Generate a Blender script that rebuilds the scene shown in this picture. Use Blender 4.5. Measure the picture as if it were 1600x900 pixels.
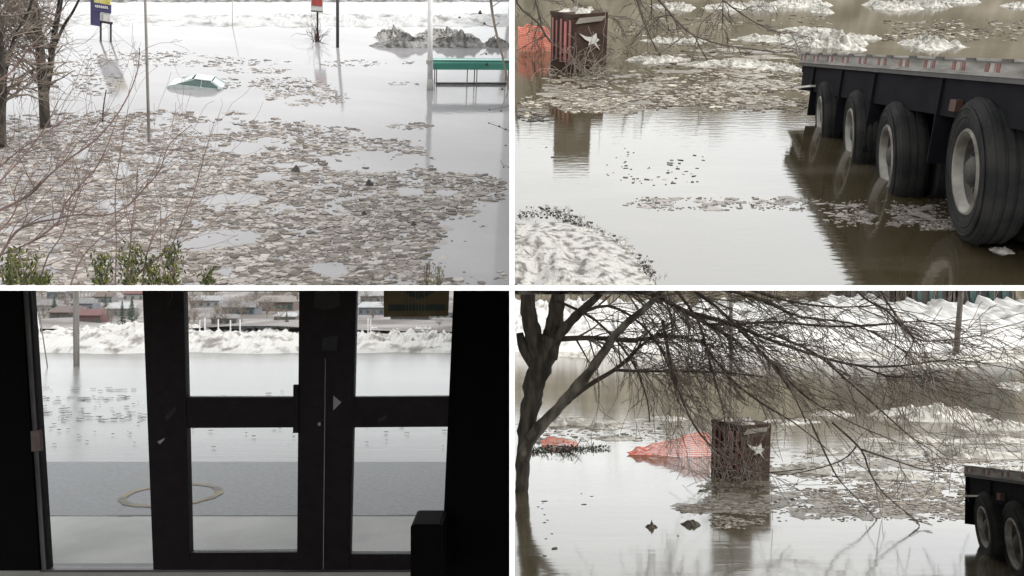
import bpy, math, random
from mathutils import Vector, Matrix, noise

S = bpy.context.scene
for o in list(bpy.data.objects): bpy.data.objects.remove(o)
rad = math.radians

# ------------------------------------------------------------------ camera, world, sun, exposure
F = 1236.0                       # focal length in units of a 1600 wide picture
CZ = 2.67                        # eye height above the flood water of the yard with the big tree
cam = bpy.data.cameras.new('camera'); cam_o = bpy.data.objects.new('camera', cam)
S.collection.objects.link(cam_o); cam_o.location = (0, 0, CZ); cam_o.rotation_euler = (rad(90), 0, 0)
cam.sensor_width = 36; cam.lens = 36*F/1600; cam.clip_start = 0.05; cam.clip_end = 3000
S.camera = cam_o
SUN_EL, SUN_AZ = 36, 112         # overcast: a broad soft sun from the right, a little behind the viewer
w = bpy.data.worlds.new('World'); S.world = w; w.use_nodes = True
nt = w.node_tree; bg = nt.nodes['Background']
sky = nt.nodes.new('ShaderNodeTexSky'); sky.sky_type = 'NISHITA'; sky.sun_disc = False
sky.sun_elevation = rad(SUN_EL); sky.sun_rotation = rad(SUN_AZ); sky.dust_density = 5; sky.air_density = 1
hs = nt.nodes.new('ShaderNodeHueSaturation'); hs.inputs['Saturation'].default_value = 0.25
mxw = nt.nodes.new('ShaderNodeMix'); mxw.data_type = 'RGBA'; mxw.inputs[0].default_value = 0.85
mxw.inputs[7].default_value = (7.9, 8.02, 8.0, 1)          # an even cloud deck
nt.links.new(sky.outputs[0], hs.inputs['Color']); nt.links.new(hs.outputs[0], mxw.inputs[6])
nt.links.new(mxw.outputs[2], bg.inputs[0]); bg.inputs[1].default_value = 0.1
sl = bpy.data.lights.new('sun', 'SUN'); sl.energy = 0.9; sl.angle = rad(30); sl.color = (1, .975, .94)
so = bpy.data.objects.new('sun', sl); S.collection.objects.link(so)
sd = Vector((math.sin(rad(SUN_AZ))*math.cos(rad(SUN_EL)), math.cos(rad(SUN_AZ))*math.cos(rad(SUN_EL)), math.sin(rad(SUN_EL))))
so.rotation_euler = sd.to_track_quat('Z', 'Y').to_euler(); so.location = (0, -5, 12)
S.view_settings.view_transform = 'Standard'; S.view_settings.look = 'None'
S.view_settings.exposure = 1.7; S.view_settings.gamma = 1
S.cycles.max_bounces = 8; S.cycles.transparent_max_bounces = 12

# ------------------------------------------------------------------ materials
def mat(name, c1, c2=None, scale=8, rough=.7, bump=0, bscale=None, stretch=(1,1,1), lo=.35, hi=.65, ior=1.45,
        spec=.5, island=False, metal=0, detail=6, c3=None):
    m = bpy.data.materials.new(name); m.use_nodes = True
    n = m.node_tree.nodes; L = m.node_tree.links; b = n['Principled BSDF']
    b.inputs['Roughness'].default_value = rough; b.inputs['IOR'].default_value = ior
    b.inputs['Specular IOR Level'].default_value = spec; b.inputs['Metallic'].default_value = metal
    tc = n.new('ShaderNodeTexCoord'); mp = n.new('ShaderNodeMapping'); mp.inputs['Scale'].default_value = stretch
    L.new(tc.outputs['Object'], mp.inputs[0])
    if c2 is None: c2 = tuple(x*.8 for x in c1)
    r = n.new('ShaderNodeValToRGB'); r.color_ramp.elements[0].position = lo; r.color_ramp.elements[1].position = hi
    r.color_ramp.elements[0].color = (*c1, 1); r.color_ramp.elements[1].color = (*c2, 1)
    if c3: e = r.color_ramp.elements.new((lo+hi)/2); e.color = (*c3, 1)
    no = n.new('ShaderNodeTexNoise'); no.inputs['Scale'].default_value = scale; no.inputs['Detail'].default_value = detail
    L.new(mp.outputs[0], no.inputs['Vector'])
    if island:
        g = n.new('ShaderNodeNewGeometry'); L.new(g.outputs['Random Per Island'], r.inputs[0])
    else: L.new(no.outputs['Fac'], r.inputs[0])
    L.new(r.outputs[0], b.inputs['Base Color'])
    if bump:
        n2 = n.new('ShaderNodeTexNoise'); n2.inputs['Scale'].default_value = bscale or scale*3; n2.inputs['Detail'].default_value = 5
        L.new(mp.outputs[0], n2.inputs['Vector'])
        bu = n.new('ShaderNodeBump'); bu.inputs['Strength'].default_value = bump; bu.inputs['Distance'].default_value = .02
        L.new(n2.outputs['Fac'], bu.inputs['Height']); L.new(bu.outputs[0], b.inputs['Normal'])
    return m

def water_mat(name, murk, skim, scale, stretch, lo, hi, ior=1.6, rough=.04, bump=.05, bscale=14, bstretch=(1,2.5,1)):
    """murky flood water with patches of thin skim ice"""
    m = mat(name, murk, skim, scale, rough, 0, stretch=stretch, lo=lo, hi=hi, ior=ior)
    n = m.node_tree.nodes; L = m.node_tree.links; b = n['Principled BSDF']
    mp = n.new('ShaderNodeMapping'); mp.inputs['Scale'].default_value = bstretch
    tc = n.new('ShaderNodeTexCoord'); L.new(tc.outputs['Object'], mp.inputs[0])
    n2 = n.new('ShaderNodeTexNoise'); n2.inputs['Scale'].default_value = bscale; n2.inputs['Detail'].default_value = 4
    L.new(mp.outputs[0], n2.inputs['Vector'])
    bu = n.new('ShaderNodeBump'); bu.inputs['Strength'].default_value = bump; bu.inputs['Distance'].default_value = .02
    L.new(n2.outputs['Fac'], bu.inputs['Height']); L.new(bu.outputs[0], b.inputs['Normal'])
    return m

M = {}
M['paint'] = mat('white_paint', (.86,.86,.86), (.82,.82,.82), 3, .6)
M['water_lot'] = water_mat('flood_water_grey', (.168,.163,.167), (.20,.194,.197), 1.2, (.7,2,1), .4, .7, 1.26, .07, .03, 12)
M['water_truck'] = water_mat('flood_water_brown', (.034,.027,.015), (.066,.056,.04), 1.3, (.6,2.4,1), .52, .72, 2.6, .04, .035, 16, (.5,2.6,1))
M['water_yard'] = water_mat('flood_water_yard', (.060,.050,.031), (.095,.084,.062), .35, (.5,2.2,1), .5, .7, 2.0, .10, .10, 2.6, (.5,2.6,1))
M['water_road'] = water_mat('flood_water_pale', (.10,.097,.093), (.14,.137,.13), .4, (.5,2.5,1), .4, .7, 1.22, .25, .14, 4, (.4,2.5,1))
M['snow'] = mat('dirty_snow', (.34,.33,.31), (.62,.61,.59), 3.5, .9, .6, 9, lo=.3, hi=.55)
M['snow_bank'] = mat('bank_snow', (.14,.125,.11), (.36,.35,.335), 2.2, .9, .9, 6, lo=.36, hi=.5)
M['snow_yard'] = mat('yard_snow', (.23,.22,.205), (.42,.41,.395), .8, .9, .8, 3, lo=.36, hi=.5)
M['snow_mini'] = mat('snow_crust', (.085,.078,.068), (.31,.30,.285), 30, .9, .9, 60, lo=.36, hi=.54)
M['ice'] = mat('floe_ice', (.15,.14,.12), (.36,.345,.31), 20, .7, .6, 40, lo=.35, hi=.55)
M['ice_big'] = mat('floe_ice_yard', (.15,.14,.12), (.36,.345,.31), 4, .7, .6, 9, lo=.35, hi=.55)
M['chip'] = mat('ice_chip', (.048,.039,.032), (.27,.25,.232), island=True, lo=.0, hi=1.0, rough=.75, c3=(.128,.108,.093))
M['chip_pale'] = mat('ice_crumb', (.10,.095,.088), (.32,.31,.30), island=True, lo=.0, hi=1.0, rough=.75)
M['chip_brown'] = mat('brown_debris', (.04,.03,.022), (.34,.31,.26), island=True, lo=.0, hi=1.0, rough=.8, c3=(.14,.115,.09))
M['chip_black'] = mat('black_litter', (.012,.011,.010), (.05,.045,.04), island=True, lo=.0, hi=1.0, rough=.8)
M['slush_brown'] = mat('slush_brown', (.075,.063,.048), (.17,.15,.12), island=True, lo=0, hi=1, rough=.45)
M['slush'] = mat('slush', (.10,.086,.075), (.20,.18,.163), island=True, lo=0, hi=1, rough=.45)
M['mound'] = mat('grey_rock', (.06,.057,.054), (.22,.215,.21), 14, .9, .8, 40, lo=.4, hi=.62)
M['bark'] = mat('bark_dark', (.018,.0155,.0115), (.075,.063,.049), 12, .9, .7, 30, stretch=(1,1,.3))
M['bark_pale'] = mat('bark_grey', (.034,.029,.022), (.19,.172,.14), 7, .9, .7, 18, stretch=(1,1,.5))
M['twig'] = mat('twig', (.034,.027,.022), (.08,.062,.05), 5, .85)
M['twig_red'] = mat('twig_red', (.040,.025,.020), (.085,.052,.042), 5, .85)
M['twig_grey'] = mat('twig_grey', (.085,.068,.055), (.17,.14,.115), 5, .85)
M['twig_pale'] = mat('twig_pale', (.11,.09,.072), (.2,.17,.14), 5, .85)
M['leaf'] = mat('cedar_leaf', (.010,.016,.004), (.10,.095,.022), island=True, lo=0, hi=1, rough=.75, c3=(.030,.038,.009), spec=.2)
M['leaf_dark'] = mat('spruce_leaf', (.015,.028,.018), (.045,.065,.04), island=True, lo=0, hi=1, rough=.8)
M['steel'] = mat('galvanised_steel', (.20,.19,.18), (.28,.27,.26), 8, .5)
M['pole_grey'] = mat('weathered_wood_pole', (.075,.068,.06), (.14,.13,.12), 10, .85, .3, stretch=(1,1,.1))
M['black'] = mat('black_paint', (.006,.006,.007), (.012,.011,.012), 10, .6)
M['white_pole'] = mat('white_pole', (.42,.41,.41), (.52,.51,.51), 10, .5)
M['navy'] = mat('sign_navy', (.03,.028,.075), (.045,.04,.10), 10, .6)
M['yellow'] = mat('sign_yellow', (.42,.36,.07), (.5,.46,.2), 20, .6)
M['sign_white'] = mat('sign_white', (.42,.42,.41), (.5,.5,.48), 20, .6)
M['red'] = mat('sign_red', (.30,.045,.035), (.22,.04,.035), 20, .6)
M['green'] = mat('roof_green', (.025,.135,.10), (.045,.18,.14), 6, .5, stretch=(.3,1,1))
M['green_pale'] = mat('roof_green_pale', (.25,.42,.38), (.3,.45,.41), 6, .5)
M['car_white'] = mat('car_white', (.30,.335,.33), (.36,.395,.39), 6, .35)
M['car_glass'] = mat('car_glass', (.02,.045,.04), (.045,.08,.073), 20, .12)
M['rubber'] = mat('tyre_rubber', (.005,.0053,.0056), (.016,.0155,.0145), 9, .85, .25, 60, spec=.2)
M['rim'] = mat('rim_steel', (.055,.048,.038), (.19,.18,.16), 9, .6, .2)
M['rim_dark'] = mat('rim_disc_dark', (.007,.0065,.0055), (.03,.027,.022), 12, .7, .2)  # disc and hub darker than the rim
M['chassis'] = mat('chassis_black', (.003,.003,.0045), (.006,.006,.008), 8, .85, spec=.1)
M['rail'] = mat('rail_alloy', (.09,.085,.075), (.19,.18,.165), 14, .6, .2, stretch=(.4,.4,2))
M['deck'] = mat('deck_alloy', (.2,.2,.195), (.28,.28,.27), 5, .6)
M['rail_dark'] = mat('rail_dark', (.018,.017,.016), (.035,.033,.03), 14, .6)
M['tape_red'] = mat('tape_red', (.085,.028,.022), (.14,.05,.04), 30, .6)
M['tape_white'] = mat('tape_white', (.17,.15,.135), (.23,.20,.18), 30, .5)
M['flap'] = mat('pale_plate', (.3,.3,.27), (.4,.39,.36), 20, .6)
M['maroon'] = mat('pillar_brown', (.024,.014,.0105), (.046,.029,.022), 7, .85, .3, spec=.15)
M['net'] = mat('orange_net', (.74,.19,.13), (.82,.29,.21), 6, .6)
M['net_dull'] = mat('red_strap', (.13,.05,.046), (.19,.085,.078), 6, .7)
M['net_mid'] = mat('red_strap_mid', (.22,.065,.058), (.28,.10,.09), 6, .7)
M['tan'] = mat('tan_board', (.13,.118,.095), (.17,.155,.13), 5, .7, .1)
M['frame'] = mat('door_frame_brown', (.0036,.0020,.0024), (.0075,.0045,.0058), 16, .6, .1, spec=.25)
M['lobby_shade'] = mat('lobby_shade_black', (.0009,.0008,.0008), (.0016,.0014,.0014), 6, .9, spec=.1)  # near black stands in for the shade of the unlit lobby
M['alu'] = mat('aluminium_strip', (.06,.058,.062), (.10,.095,.1), 6, .5, stretch=(4,4,.4))
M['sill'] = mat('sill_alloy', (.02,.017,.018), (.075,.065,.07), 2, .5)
M['gold'] = mat('sticker_gold', (.085,.06,.022), (.12,.092,.042), 8, .7)
M['gold_green'] = mat('sticker_green', (.018,.027,.024), (.03,.038,.032), 8, .7)
M['gold_line'] = mat('sticker_line', (.10,.095,.08), (.14,.13,.11), 8, .7)
M['smear'] = mat('paper_grey', (.035,.03,.03), (.06,.055,.055), 8, .8)
M['arrow'] = mat('arrow_pale', (.2,.19,.19), (.24,.23,.23), 8, .7)
M['brown_box'] = mat('latch_brown', (.075,.05,.045), (.11,.08,.07), 20, .6)
M['asphalt'] = mat('wet_asphalt', (.085,.088,.094), (.125,.128,.135), 26, .5, .25, 70)
M['side'] = mat('wet_concrete', (.29,.29,.27), (.42,.41,.39), 1.6, .6, .2, 40)
M['road_paint'] = mat('worn_yellow_paint', (.15,.135,.11), (.29,.235,.14), 6, .7, lo=.38, hi=.6)
M['ground'] = mat('ground_soil', (.06,.052,.042), (.1,.09,.07), 3, .9)
M['hill'] = mat('hill_brush', (.075,.062,.056), (.19,.175,.17), .35, .95, .6, 2, lo=.38, hi=.62)
M['curb'] = mat('curb_shadow', (.05,.05,.052), (.09,.09,.09), 20, .7)

def glass_mat():
    m = bpy.data.materials.new('door_glass'); m.use_nodes = True
    n = m.node_tree.nodes; L = m.node_tree.links
    for x in list(n): n.remove(x)
    o = n.new('ShaderNodeOutputMaterial'); t = n.new('ShaderNodeBsdfTransparent'); g = n.new('ShaderNodeBsdfGlossy')
    t.inputs[0].default_value = (.97,.975,.98,1); g.inputs['Roughness'].default_value = .05
    f = n.new('ShaderNodeFresnel'); f.inputs[0].default_value = 1.25
    mx = n.new('ShaderNodeMixShader'); L.new(f.outputs[0], mx.inputs[0]); L.new(t.outputs[0], mx.inputs[1]); L.new(g.outputs[0], mx.inputs[2])
    L.new(mx.outputs[0], o.inputs[0]); return m
M['glass'] = glass_mat()

# ------------------------------------------------------------------ helpers
class MB:
    def __init__(s): s.v = []; s.f = []
    def add(s, vs, fs):
        k = len(s.v); s.v += [tuple(v) for v in vs]; s.f += [tuple(i+k for i in f) for f in fs]
    def box(s, c, d, m=None):
        x, y, z = d[0]/2, d[1]/2, d[2]/2; c = Vector(c)
        vs = [Vector(p) for p in ((-x,-y,-z),(x,-y,-z),(x,y,-z),(-x,y,-z),(-x,-y,z),(x,-y,z),(x,y,z),(-x,y,z))]
        if m: vs = [m @ v for v in vs]
        s.add([c+v for v in vs], [(3,2,1,0),(4,5,6,7),(0,1,5,4),(1,2,6,5),(2,3,7,6),(3,0,4,7)])
    def prism(s, poly, off):
        n = len(poly); off = Vector(off)
        vs = [Vector(p) for p in poly] + [Vector(p)+off for p in poly]
        s.add(vs, [tuple(range(n)), tuple(range(2*n-1, n-1, -1))] + [((i+1)%n, i, n+i, n+(i+1)%n) for i in range(n)])
    def hexa(s, a, b):                       # two quads joined
        s.add(list(a)+list(b), [(0,1,2,3),(7,6,5,4),(1,0,4,5),(2,1,5,6),(3,2,6,7),(0,3,7,4)])
    def tube(s, pts, rs, n=5, cap=True, gnarl=0):
        pts = [Vector(p) for p in pts]
        if len(pts) < 2: return
        vs = []; ref = Vector((.31,.83,.46)).normalized()
        for i, p in enumerate(pts):
            t = (pts[min(i+1, len(pts)-1)] - pts[max(i-1, 0)])
            t = t.normalized() if t.length > 1e-9 else Vector((0,0,1))
            a = t.cross(ref)
            if a.length < .05: a = t.cross(Vector((1,0,0)))
            a.normalize(); b = t.cross(a); r = rs[i] if hasattr(rs, '__len__') else rs
            for k in range(n):
                an = 2*math.pi*k/n; g = 1+gnarl*(noise.noise(Vector((math.cos(an)*1.5, math.sin(an)*1.5, i*.45)))+.6*noise.noise(Vector((math.cos(an)*4, math.sin(an)*4, i*.9)))) if gnarl else 1
                vs.append(p + (a*math.cos(an) + b*math.sin(an))*r*g)
        fs = [(i*n+k, i*n+(k+1)%n, (i+1)*n+(k+1)%n, (i+1)*n+k) for i in range(len(pts)-1) for k in range(n)]
        if cap: fs += [tuple(range(n-1,-1,-1)), tuple((len(pts)-1)*n+k for k in range(n))]
        s.add(vs, fs)
    def lathe(s, prof, n=32, axis='y'):      # prof: (radius, along)
        vs = []
        for r, a in prof:
            for k in range(n):
                t = 2*math.pi*k/n; vs.append((r*math.cos(t), a, r*math.sin(t)))
        m = len(prof)
        s.add(vs, [(i*n+k, (i+1)*n+k, (i+1)*n+(k+1)%n, i*n+(k+1)%n) for i in range(m-1) for k in range(n)])
    def build(s, name, m, parent=None, mw=None, smooth=False):
        me = bpy.data.meshes.new(name); me.from_pydata(s.v, [], s.f); me.validate()
        me.materials.append(m)
        if smooth: me.polygons.foreach_set('use_smooth', [True]*len(me.polygons))
        me.update()
        o = bpy.data.objects.new(name, me); S.collection.objects.link(o)
        if mw is not None: o.matrix_world = mw
        if parent: o.parent = parent
        return o

def tag(o, label=None, cat=None, group=None, kind=None):
    if label: o['label'] = label
    if cat: o['category'] = cat
    if group: o['group'] = group
    if kind: o['kind'] = kind
    return o
def thing(name, label, cat, mw=None, group=None):
    o = bpy.data.objects.new(name, None); S.collection.objects.link(o); o.empty_display_size = .1
    if mw is not None: o.matrix_world = mw
    return tag(o, label, cat, group)

def P(px, py, y): return Vector(((px-800)/F*y, y, CZ + (450-py)/F*y))     # a point seen at a place of the picture, y metres out
class Plane:
    """a water sheet z = k y + m x - H below the eye; its horizon passes row yh at the middle column cx"""
    def __init__(s, yh, H, cx=None):
        s.yh, s.H, s.k = yh, H, (450-yh)/F; s.cx = cx if cx is not None else 800
        s.m = s.k*(s.cx-800)/F
        s.k = (450-yh)/F - s.m*(s.cx-800)/F
        s.n = Vector((-s.m, -s.k, 1)).normalized(); s.th = math.atan(math.hypot(s.k, s.m))
    def y(s, py, px=None):
        px = s.cx if px is None else px
        return F*s.H/(py-450 + s.k*F + s.m*(px-800))
    def pt(s, px, py): return P(px, py, s.y(py, px))
    def z(s, y, x=0): return CZ + s.k*y + s.m*x - s.H
    def u(s, py, px=None): return s.y(py, px)/F
    def frame(s, px, py, yaw=0, flat=False, lift=0):
        """flat: square on the water; else upright as seen from the viewer's side"""
        o = s.pt(px, py); U = s.n
        if not flat and s.th > .01:
            r = (o-Vector((0,0,CZ))).normalized(); q = r.cross(Vector((0,0,1))).normalized(); U = (U - q*U.dot(q)).normalized()
        X = s.pt(px+2, py)-s.pt(px-2, py); X = (X - U*X.dot(U)).normalized(); Y = U.cross(X)
        mm = Matrix((X, Y, U)).transposed().to_4x4(); mm.translation = o + U*lift
        return mm @ Matrix.Rotation(yaw, 4, 'Z')
LOT = Plane(-250, 2.2, 640)      # flooded car park, a sloping terrace
TRK = Plane(-130, 1.188, 800)   # flooded lane with the trailer, a sloping terrace
YARD = Plane(450, CZ)            # yard with the tree: level
ROAD = Plane(450, 1.767)         # street outside the door: level
Y0 = 1.9                         # where the white partition starts
T = 4/F*Y0                       # half its thickness
rng = random.Random(7)
def nz(x, y=0, z=0): return noise.noise(Vector((x, y, z)))

# ------------------------------------------------------------------ the partition that keeps the four scenes apart
p = MB()
def wall_prof(side):
    pts = [(Y0, CZ-2.8), (62, CZ-2.8), (62, CZ+1.5), (13.6, CZ+1.5), (13.6, CZ+.375*13.6+.1), (Y0, CZ+.375*Y0+.05)]
    return [(side, a, b) for a, b in pts]
p.prism(wall_prof(-T), (2*T, 0, 0))
part = p.build('partition_wall', M['paint']); tag(part, 'thin white upright partition wall dividing the flooded scenes', 'wall', kind='structure')
p = MB()
p.box((-(4.0+T)/2-.0005, (Y0+4.45)/2, CZ), (4.0-T, 4.45-Y0, 2*T)); 
p.box(((4.0+T)/2+.0005, (Y0+2.75)/2, CZ), (4.0-T, 2.75-Y0, 2*T))
o = p.build('shelf', M['paint']); tag(o, 'white level shelf edge under the two raised flood scenes', 'shelf', kind='structure')

# ------------------------------------------------------------------ ground and water sheets
p = MB(); p.box((0, 400, -1.2), (2400, 2400, .2)); tag(p.build('ground', M['ground']), 'brown ground under everything', kind='structure')
def sheet(name, pl, rows, side, m, label):
    def ring(dz):
        r = []
        for (row, e) in ((rows[0],0),(rows[0],1),(rows[1],1),(rows[1],0)):
            v = pl.pt(800+side*(3.6 if e == 0 else 1120), row)
            if e == 0: v.x = side*(T+.0006); v.z = pl.z(v.y, v.x)
            v.z += dz; r.append(v)
        return r if side > 0 else r[::-1]
    p = MB(); p.hexa(ring(-.004), ring(0)); tag(p.build(name, m), label, kind='structure')
sheet('water', LOT, (445.6,-16), -1, M['water_lot'], 'pale grey flood water over the car park')
sheet('water', TRK, (445.6,-20), 1, M['water_truck'], 'brown flood water around the trailer')
p = MB(); p.box((40+T+.001, 38, -.03), (80, 72, .06)); tag(p.build('water', M['water_yard']), 'flood water in the yard around the tree', kind='structure')
zr = CZ-ROAD.H
p = MB(); p.box((-40-T-.001, 36, zr-.045), (80, 58, .05)); tag(p.build('water', M['water_road']), 'pale flood water across the street', kind='structure')

# ------------------------------------------------------------------ shapes used more than once
def blob(rx, ry, h, seed, rings=6, n=28, rough=.35, base=-.02, flat=.5, rub=0):
    """a low irregular mound: floes, drifts, rubble heaps"""
    p = MB(); vs = []; 
    for i in range(rings+1):
        t = i/rings
        for k in range(n):
            a = 2*math.pi*k/n
            e = 1 + rough*nz(math.cos(a)*1.6+seed, math.sin(a)*1.6, seed*1.7) + rough*.5*nz(math.cos(a)*4+seed, math.sin(a)*4, 5)
            x, y = math.cos(a)*rx*e*t, math.sin(a)*ry*e*t
            hh = h*(1-t**(1/(1-flat)))*(1 + 1.3*nz(x/rx*2.2+seed, y/ry*2.2, 3) + .8*nz(x/rx*6, y/ry*6+seed, 1) + rub*nz(x/rx*11+seed, y/ry*9, 7)) if t < 1 else base*h
            vs.append((x, y, max(hh, base*h)))
    fs = []
    for i in range(1, rings):
        fs += [(i*n+k, i*n+(k+1)%n, (i+1)*n+(k+1)%n, (i+1)*n+k)[::-1] for k in range(n)]
    vs.append((0, 0, h*(1+.6*nz(seed, 1, 2)))); c = len(vs)-1
    fs += [(c, n+k, n+(k+1)%n) for k in range(n)]
    p.add(vs[:], fs); return p

def floe(pl, px, py, wpx, hpx, m, label, group=None, seed=None, thick=.25, name='ice_floe'):
    """wpx, hpx: size in the picture; the depth on the sheet follows from the foreshortening"""
    u = pl.u(py, px); sd = seed if seed is not None else rng.random()*90
    ry = hpx*.5*u/ (pl.H/pl.y(py, px))*.8
    big = wpx > 30
    b = blob(wpx*.5*u, ry, hpx*thick*u, sd, 10 if big else 6, 44 if big else 24, .7, flat=.7, rub=1.5)
    fr = pl.frame(px, py, flat=True)
    o = b.build(name, m, mw=fr, smooth=False)
    return tag(o, label, 'ice floe', group)

def chips(name, pl, spots, m, label, thick=.0015, tiltmax=.25, parent=None):
    """spots: (px, py, size in px, aspect)"""
    p = MB(); n = pl.n; X = pl.pt(802, 300 if pl.th > .01 else 700)-pl.pt(798, 300 if pl.th > .01 else 700); X = (X-n*X.dot(n)).normalized(); Y = n.cross(X)
    for (px, py, s, asp) in spots:
        c = pl.pt(px, py); u = pl.u(py, px); k = rng.choice((4,5,6)); a0 = rng.random()*6.28
        tx, ty = rng.uniform(-tiltmax, tiltmax), rng.uniform(-tiltmax, tiltmax); h = thick*rng.uniform(.6, 2)
        yaw = rng.uniform(-.5,.5); cy, sy = math.cos(yaw), math.sin(yaw)
        top = []; bot = []
        for i in range(k):
            a = a0+6.283*i/k; r = rng.uniform(.6, 1.15)*s*.5*u
            lx, ly = math.cos(a)*r, math.sin(a)*r*asp
            lx, ly = lx*cy-ly*sy, lx*sy+ly*cy
            q = c + X*lx + Y*ly
            top.append(q + n*(h + abs(tx)*abs(lx) + ty*ly*.6 + .0004)); bot.append(q - n*.002)
        p.add(top+bot, [tuple(range(k))] + [((i+1)%k, i, k+i, k+(i+1)%k) for i in range(k)])
    o = p.build(name, m, parent)
    return tag(o, label, kind='stuff')

def grow(p, pos, d, ln, r, level, R, droop=.0, spread=.6, kids=3, segs=4, sides=4, wob=.22, minr=.0004, xlim=None, zlim=None):
    pts = [pos]; rs = [r]; cur = Vector(pos); dd = Vector(d).normalized()
    for i in range(segs):
        dd = (dd + Vector((R.gauss(0,wob), R.gauss(0,wob), R.gauss(0,wob) - droop))).normalized()
        cur = cur + dd*ln/segs
        if xlim and not (xlim[0] < cur.x < xlim[1]): break
        if zlim and cur.z > zlim: break
        pts.append(cur.copy()); rs.append(max(minr, r*(1-.75*(i+1)/segs)))
    p.tube(pts, rs, sides, cap=False)
    if level > 0 and len(pts) > 2:
        for j in range(kids):
            i = R.randrange(1, len(pts)); q = pts[i]; t = (pts[i]-pts[i-1]).normalized()
            v = Vector((R.gauss(0,1), R.gauss(0,1), R.gauss(0,1))); v = (v - t*v.dot(t)).normalized()
            grow(p, q, t + v*spread*R.uniform(.6,1.4), ln*R.uniform(.45,.75), rs[i]*.7, level-1, R, droop, spread, max(2, kids-1), segs, 3, wob, minr, xlim, zlim)

def px_limb(p, pts, y0, y1, r0, r1, sides=6, wig=.0, R=None, gnarl=0):
    """a limb through places of the picture, running from depth y0 to y1; radii in px"""
    n = len(pts); out = []; rs = []
    for i, (a, b) in enumerate(pts):
        t = i/(n-1); y = y0+(y1-y0)*t + (R.gauss(0, wig) if R and 0 < i < n-1 else 0)
        out.append(P(a, b, y)); rs.append((r0+(r1-r0)*t)*y/F)
    # one subdivision for smoother curves
    o2, r2 = [], []
    for i in range(n-1):
        p0, p1, p2, p3 = out[max(i-1,0)], out[i], out[i+1], out[min(i+2,n-1)]
        for s in ((0, .2, .4, .6, .8) if gnarl else (0, .33, .66)):
            q = .5*((2*p1) + (p2-p0)*s + (2*p0-5*p1+4*p2-p3)*s*s + (3*p1-p0-3*p2+p3)*s**3)
            o2.append(q); r2.append(rs[i]+(rs[i+1]-rs[i])*s)
    o2.append(out[-1]); r2.append(rs[-1])
    p.tube(o2, r2, sides, True, gnarl); return o2, r2

# =================================================================== 1. FLOODED CAR PARK
pl = LOT; XL = (-50, -T-.004)
# --- far edge, ice sheet and rubble ridge
def ridge(name, pl, x0, x1, row0, row1, hpx, m, seed, label, nx=220, ny=9, kind='structure', hmod=None):
    p = MB(); n = pl.n; vs = []
    for j in range(ny+1):
        t = j/ny
        for i in range(nx+1):
            px = x0+(x1-x0)*i/nx; off = 3*nz(px*.03+seed, t*2)*(row0-row1)/20
            py = row0+(row1-row0)*t + off*(1-t); u = pl.u(py, px)
            prof = math.sin(math.pi*min(1, .02+t*.98))**.6 if j not in (0, ny) else -.05
            h = hpx*u*prof*(.75 + .55*nz(px*.05+seed, t*3, 1) + .6*nz(px*.17, t*7+seed, 2))
            if hmod: h *= hmod(px)
            vs.append(pl.pt(px, py) + n*max(h, -.01*u))
    w = nx+1
    p.add(vs, [(j*w+i, j*w+i+1, (j+1)*w+i+1, (j+1)*w+i) for j in range(ny) for i in range(nx)])
    return tag(p.build(name, m), label, kind=kind)
ridge('snow_bank', pl, -80, 796, 41, 22, 7, mat('ridge_snow', (.13,.127,.125), (.33,.328,.325), 5, .9, .9, 20, lo=.3, hi=.5), 3, 'low ridge of broken white ice along the far side of the car park',
      hmod=lambda px: .35 if px < 330 else (.6+.4*min(1,(px-330)/150)))
ridge('far_bank', pl, -120, 796, 3, -8, 4, M['mound'], 9, 'dark line of the far shore', ny=4)
for (x, y, wd, h, s, lab) in ((633, 72, 108, 30, 11.3, 'long grey snow covered rubble heap beside the white pole'),
                              (702, 72, 74, 26, 15.9, 'grey rubble heap behind the white pole over the green shelter'),
                              (727, 72, 66, 34, 21.1, 'taller peaked grey rubble heap behind the green shelter'),
                              (776, 72, 40, 26, 27.7, 'small grey rubble heap beyond the far end of the green shelter roof')):
    u = pl.u(y, x); b = blob(wd*.55*u, 14*u, h*.40*u, s, 8, 36, .18, flat=.4)
    tag(b.build('rubble_heap', M['mound'], mw=pl.frame(x, y, flat=True)), lab, 'rubble heap', 'rubble heaps at the far side')
for (x, y, wd, h, lab) in ((612, 58, 60, 14, 'thin white snow strip behind the long rubble heap'), (690, 58, 90, 14, 'white snow strip behind the peaked rubble heap')):
    floe(pl, x, y, wd, h, M['snow_mini'], lab, name='snow_drift', thick=.5)['category'] = 'snow drift'

# --- debris pack
ell = [(100,320,160,140,.9),(250,330,220,120,.95),(400,300,220,110,.95),(520,340,200,110,.95),(620,300,150,60,.9),(480,420,260,60,.95),
       (300,420,250,60,.9),(250,220,120,40,.9),(380,230,150,40,.85),(470,215,110,22,.8),(590,232,90,16,.85),(250,185,70,12,.9),(140,210,90,40,.8),(40,250,80,70,.7),
       (690,300,100,35,.8),(740,290,60,16,.7),(680,350,80,40,.75),(250,92,100,12,.7),(330,97,80,8,.7),(455,133,70,12,.8),(480,152,65,14,.9),(395,110,60,5,.5),
       (545,99,60,6,.7),(640,197,36,6,.8),(455,207,50,10,.8),(630,131,22,3,.6),(640,98,12,3,.7),(410,97,50,5,.4),(180,84,60,8,.4),
       (370,177,20,4,.8),(395,192,22,4,.8),(290,230,100,25,.7),(760,430,70,14,.7),(430,128,40,8,.7),(355,130,25,9,.6),(170,100,60,14,.5),(150,130,40,20,.5)]
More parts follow.
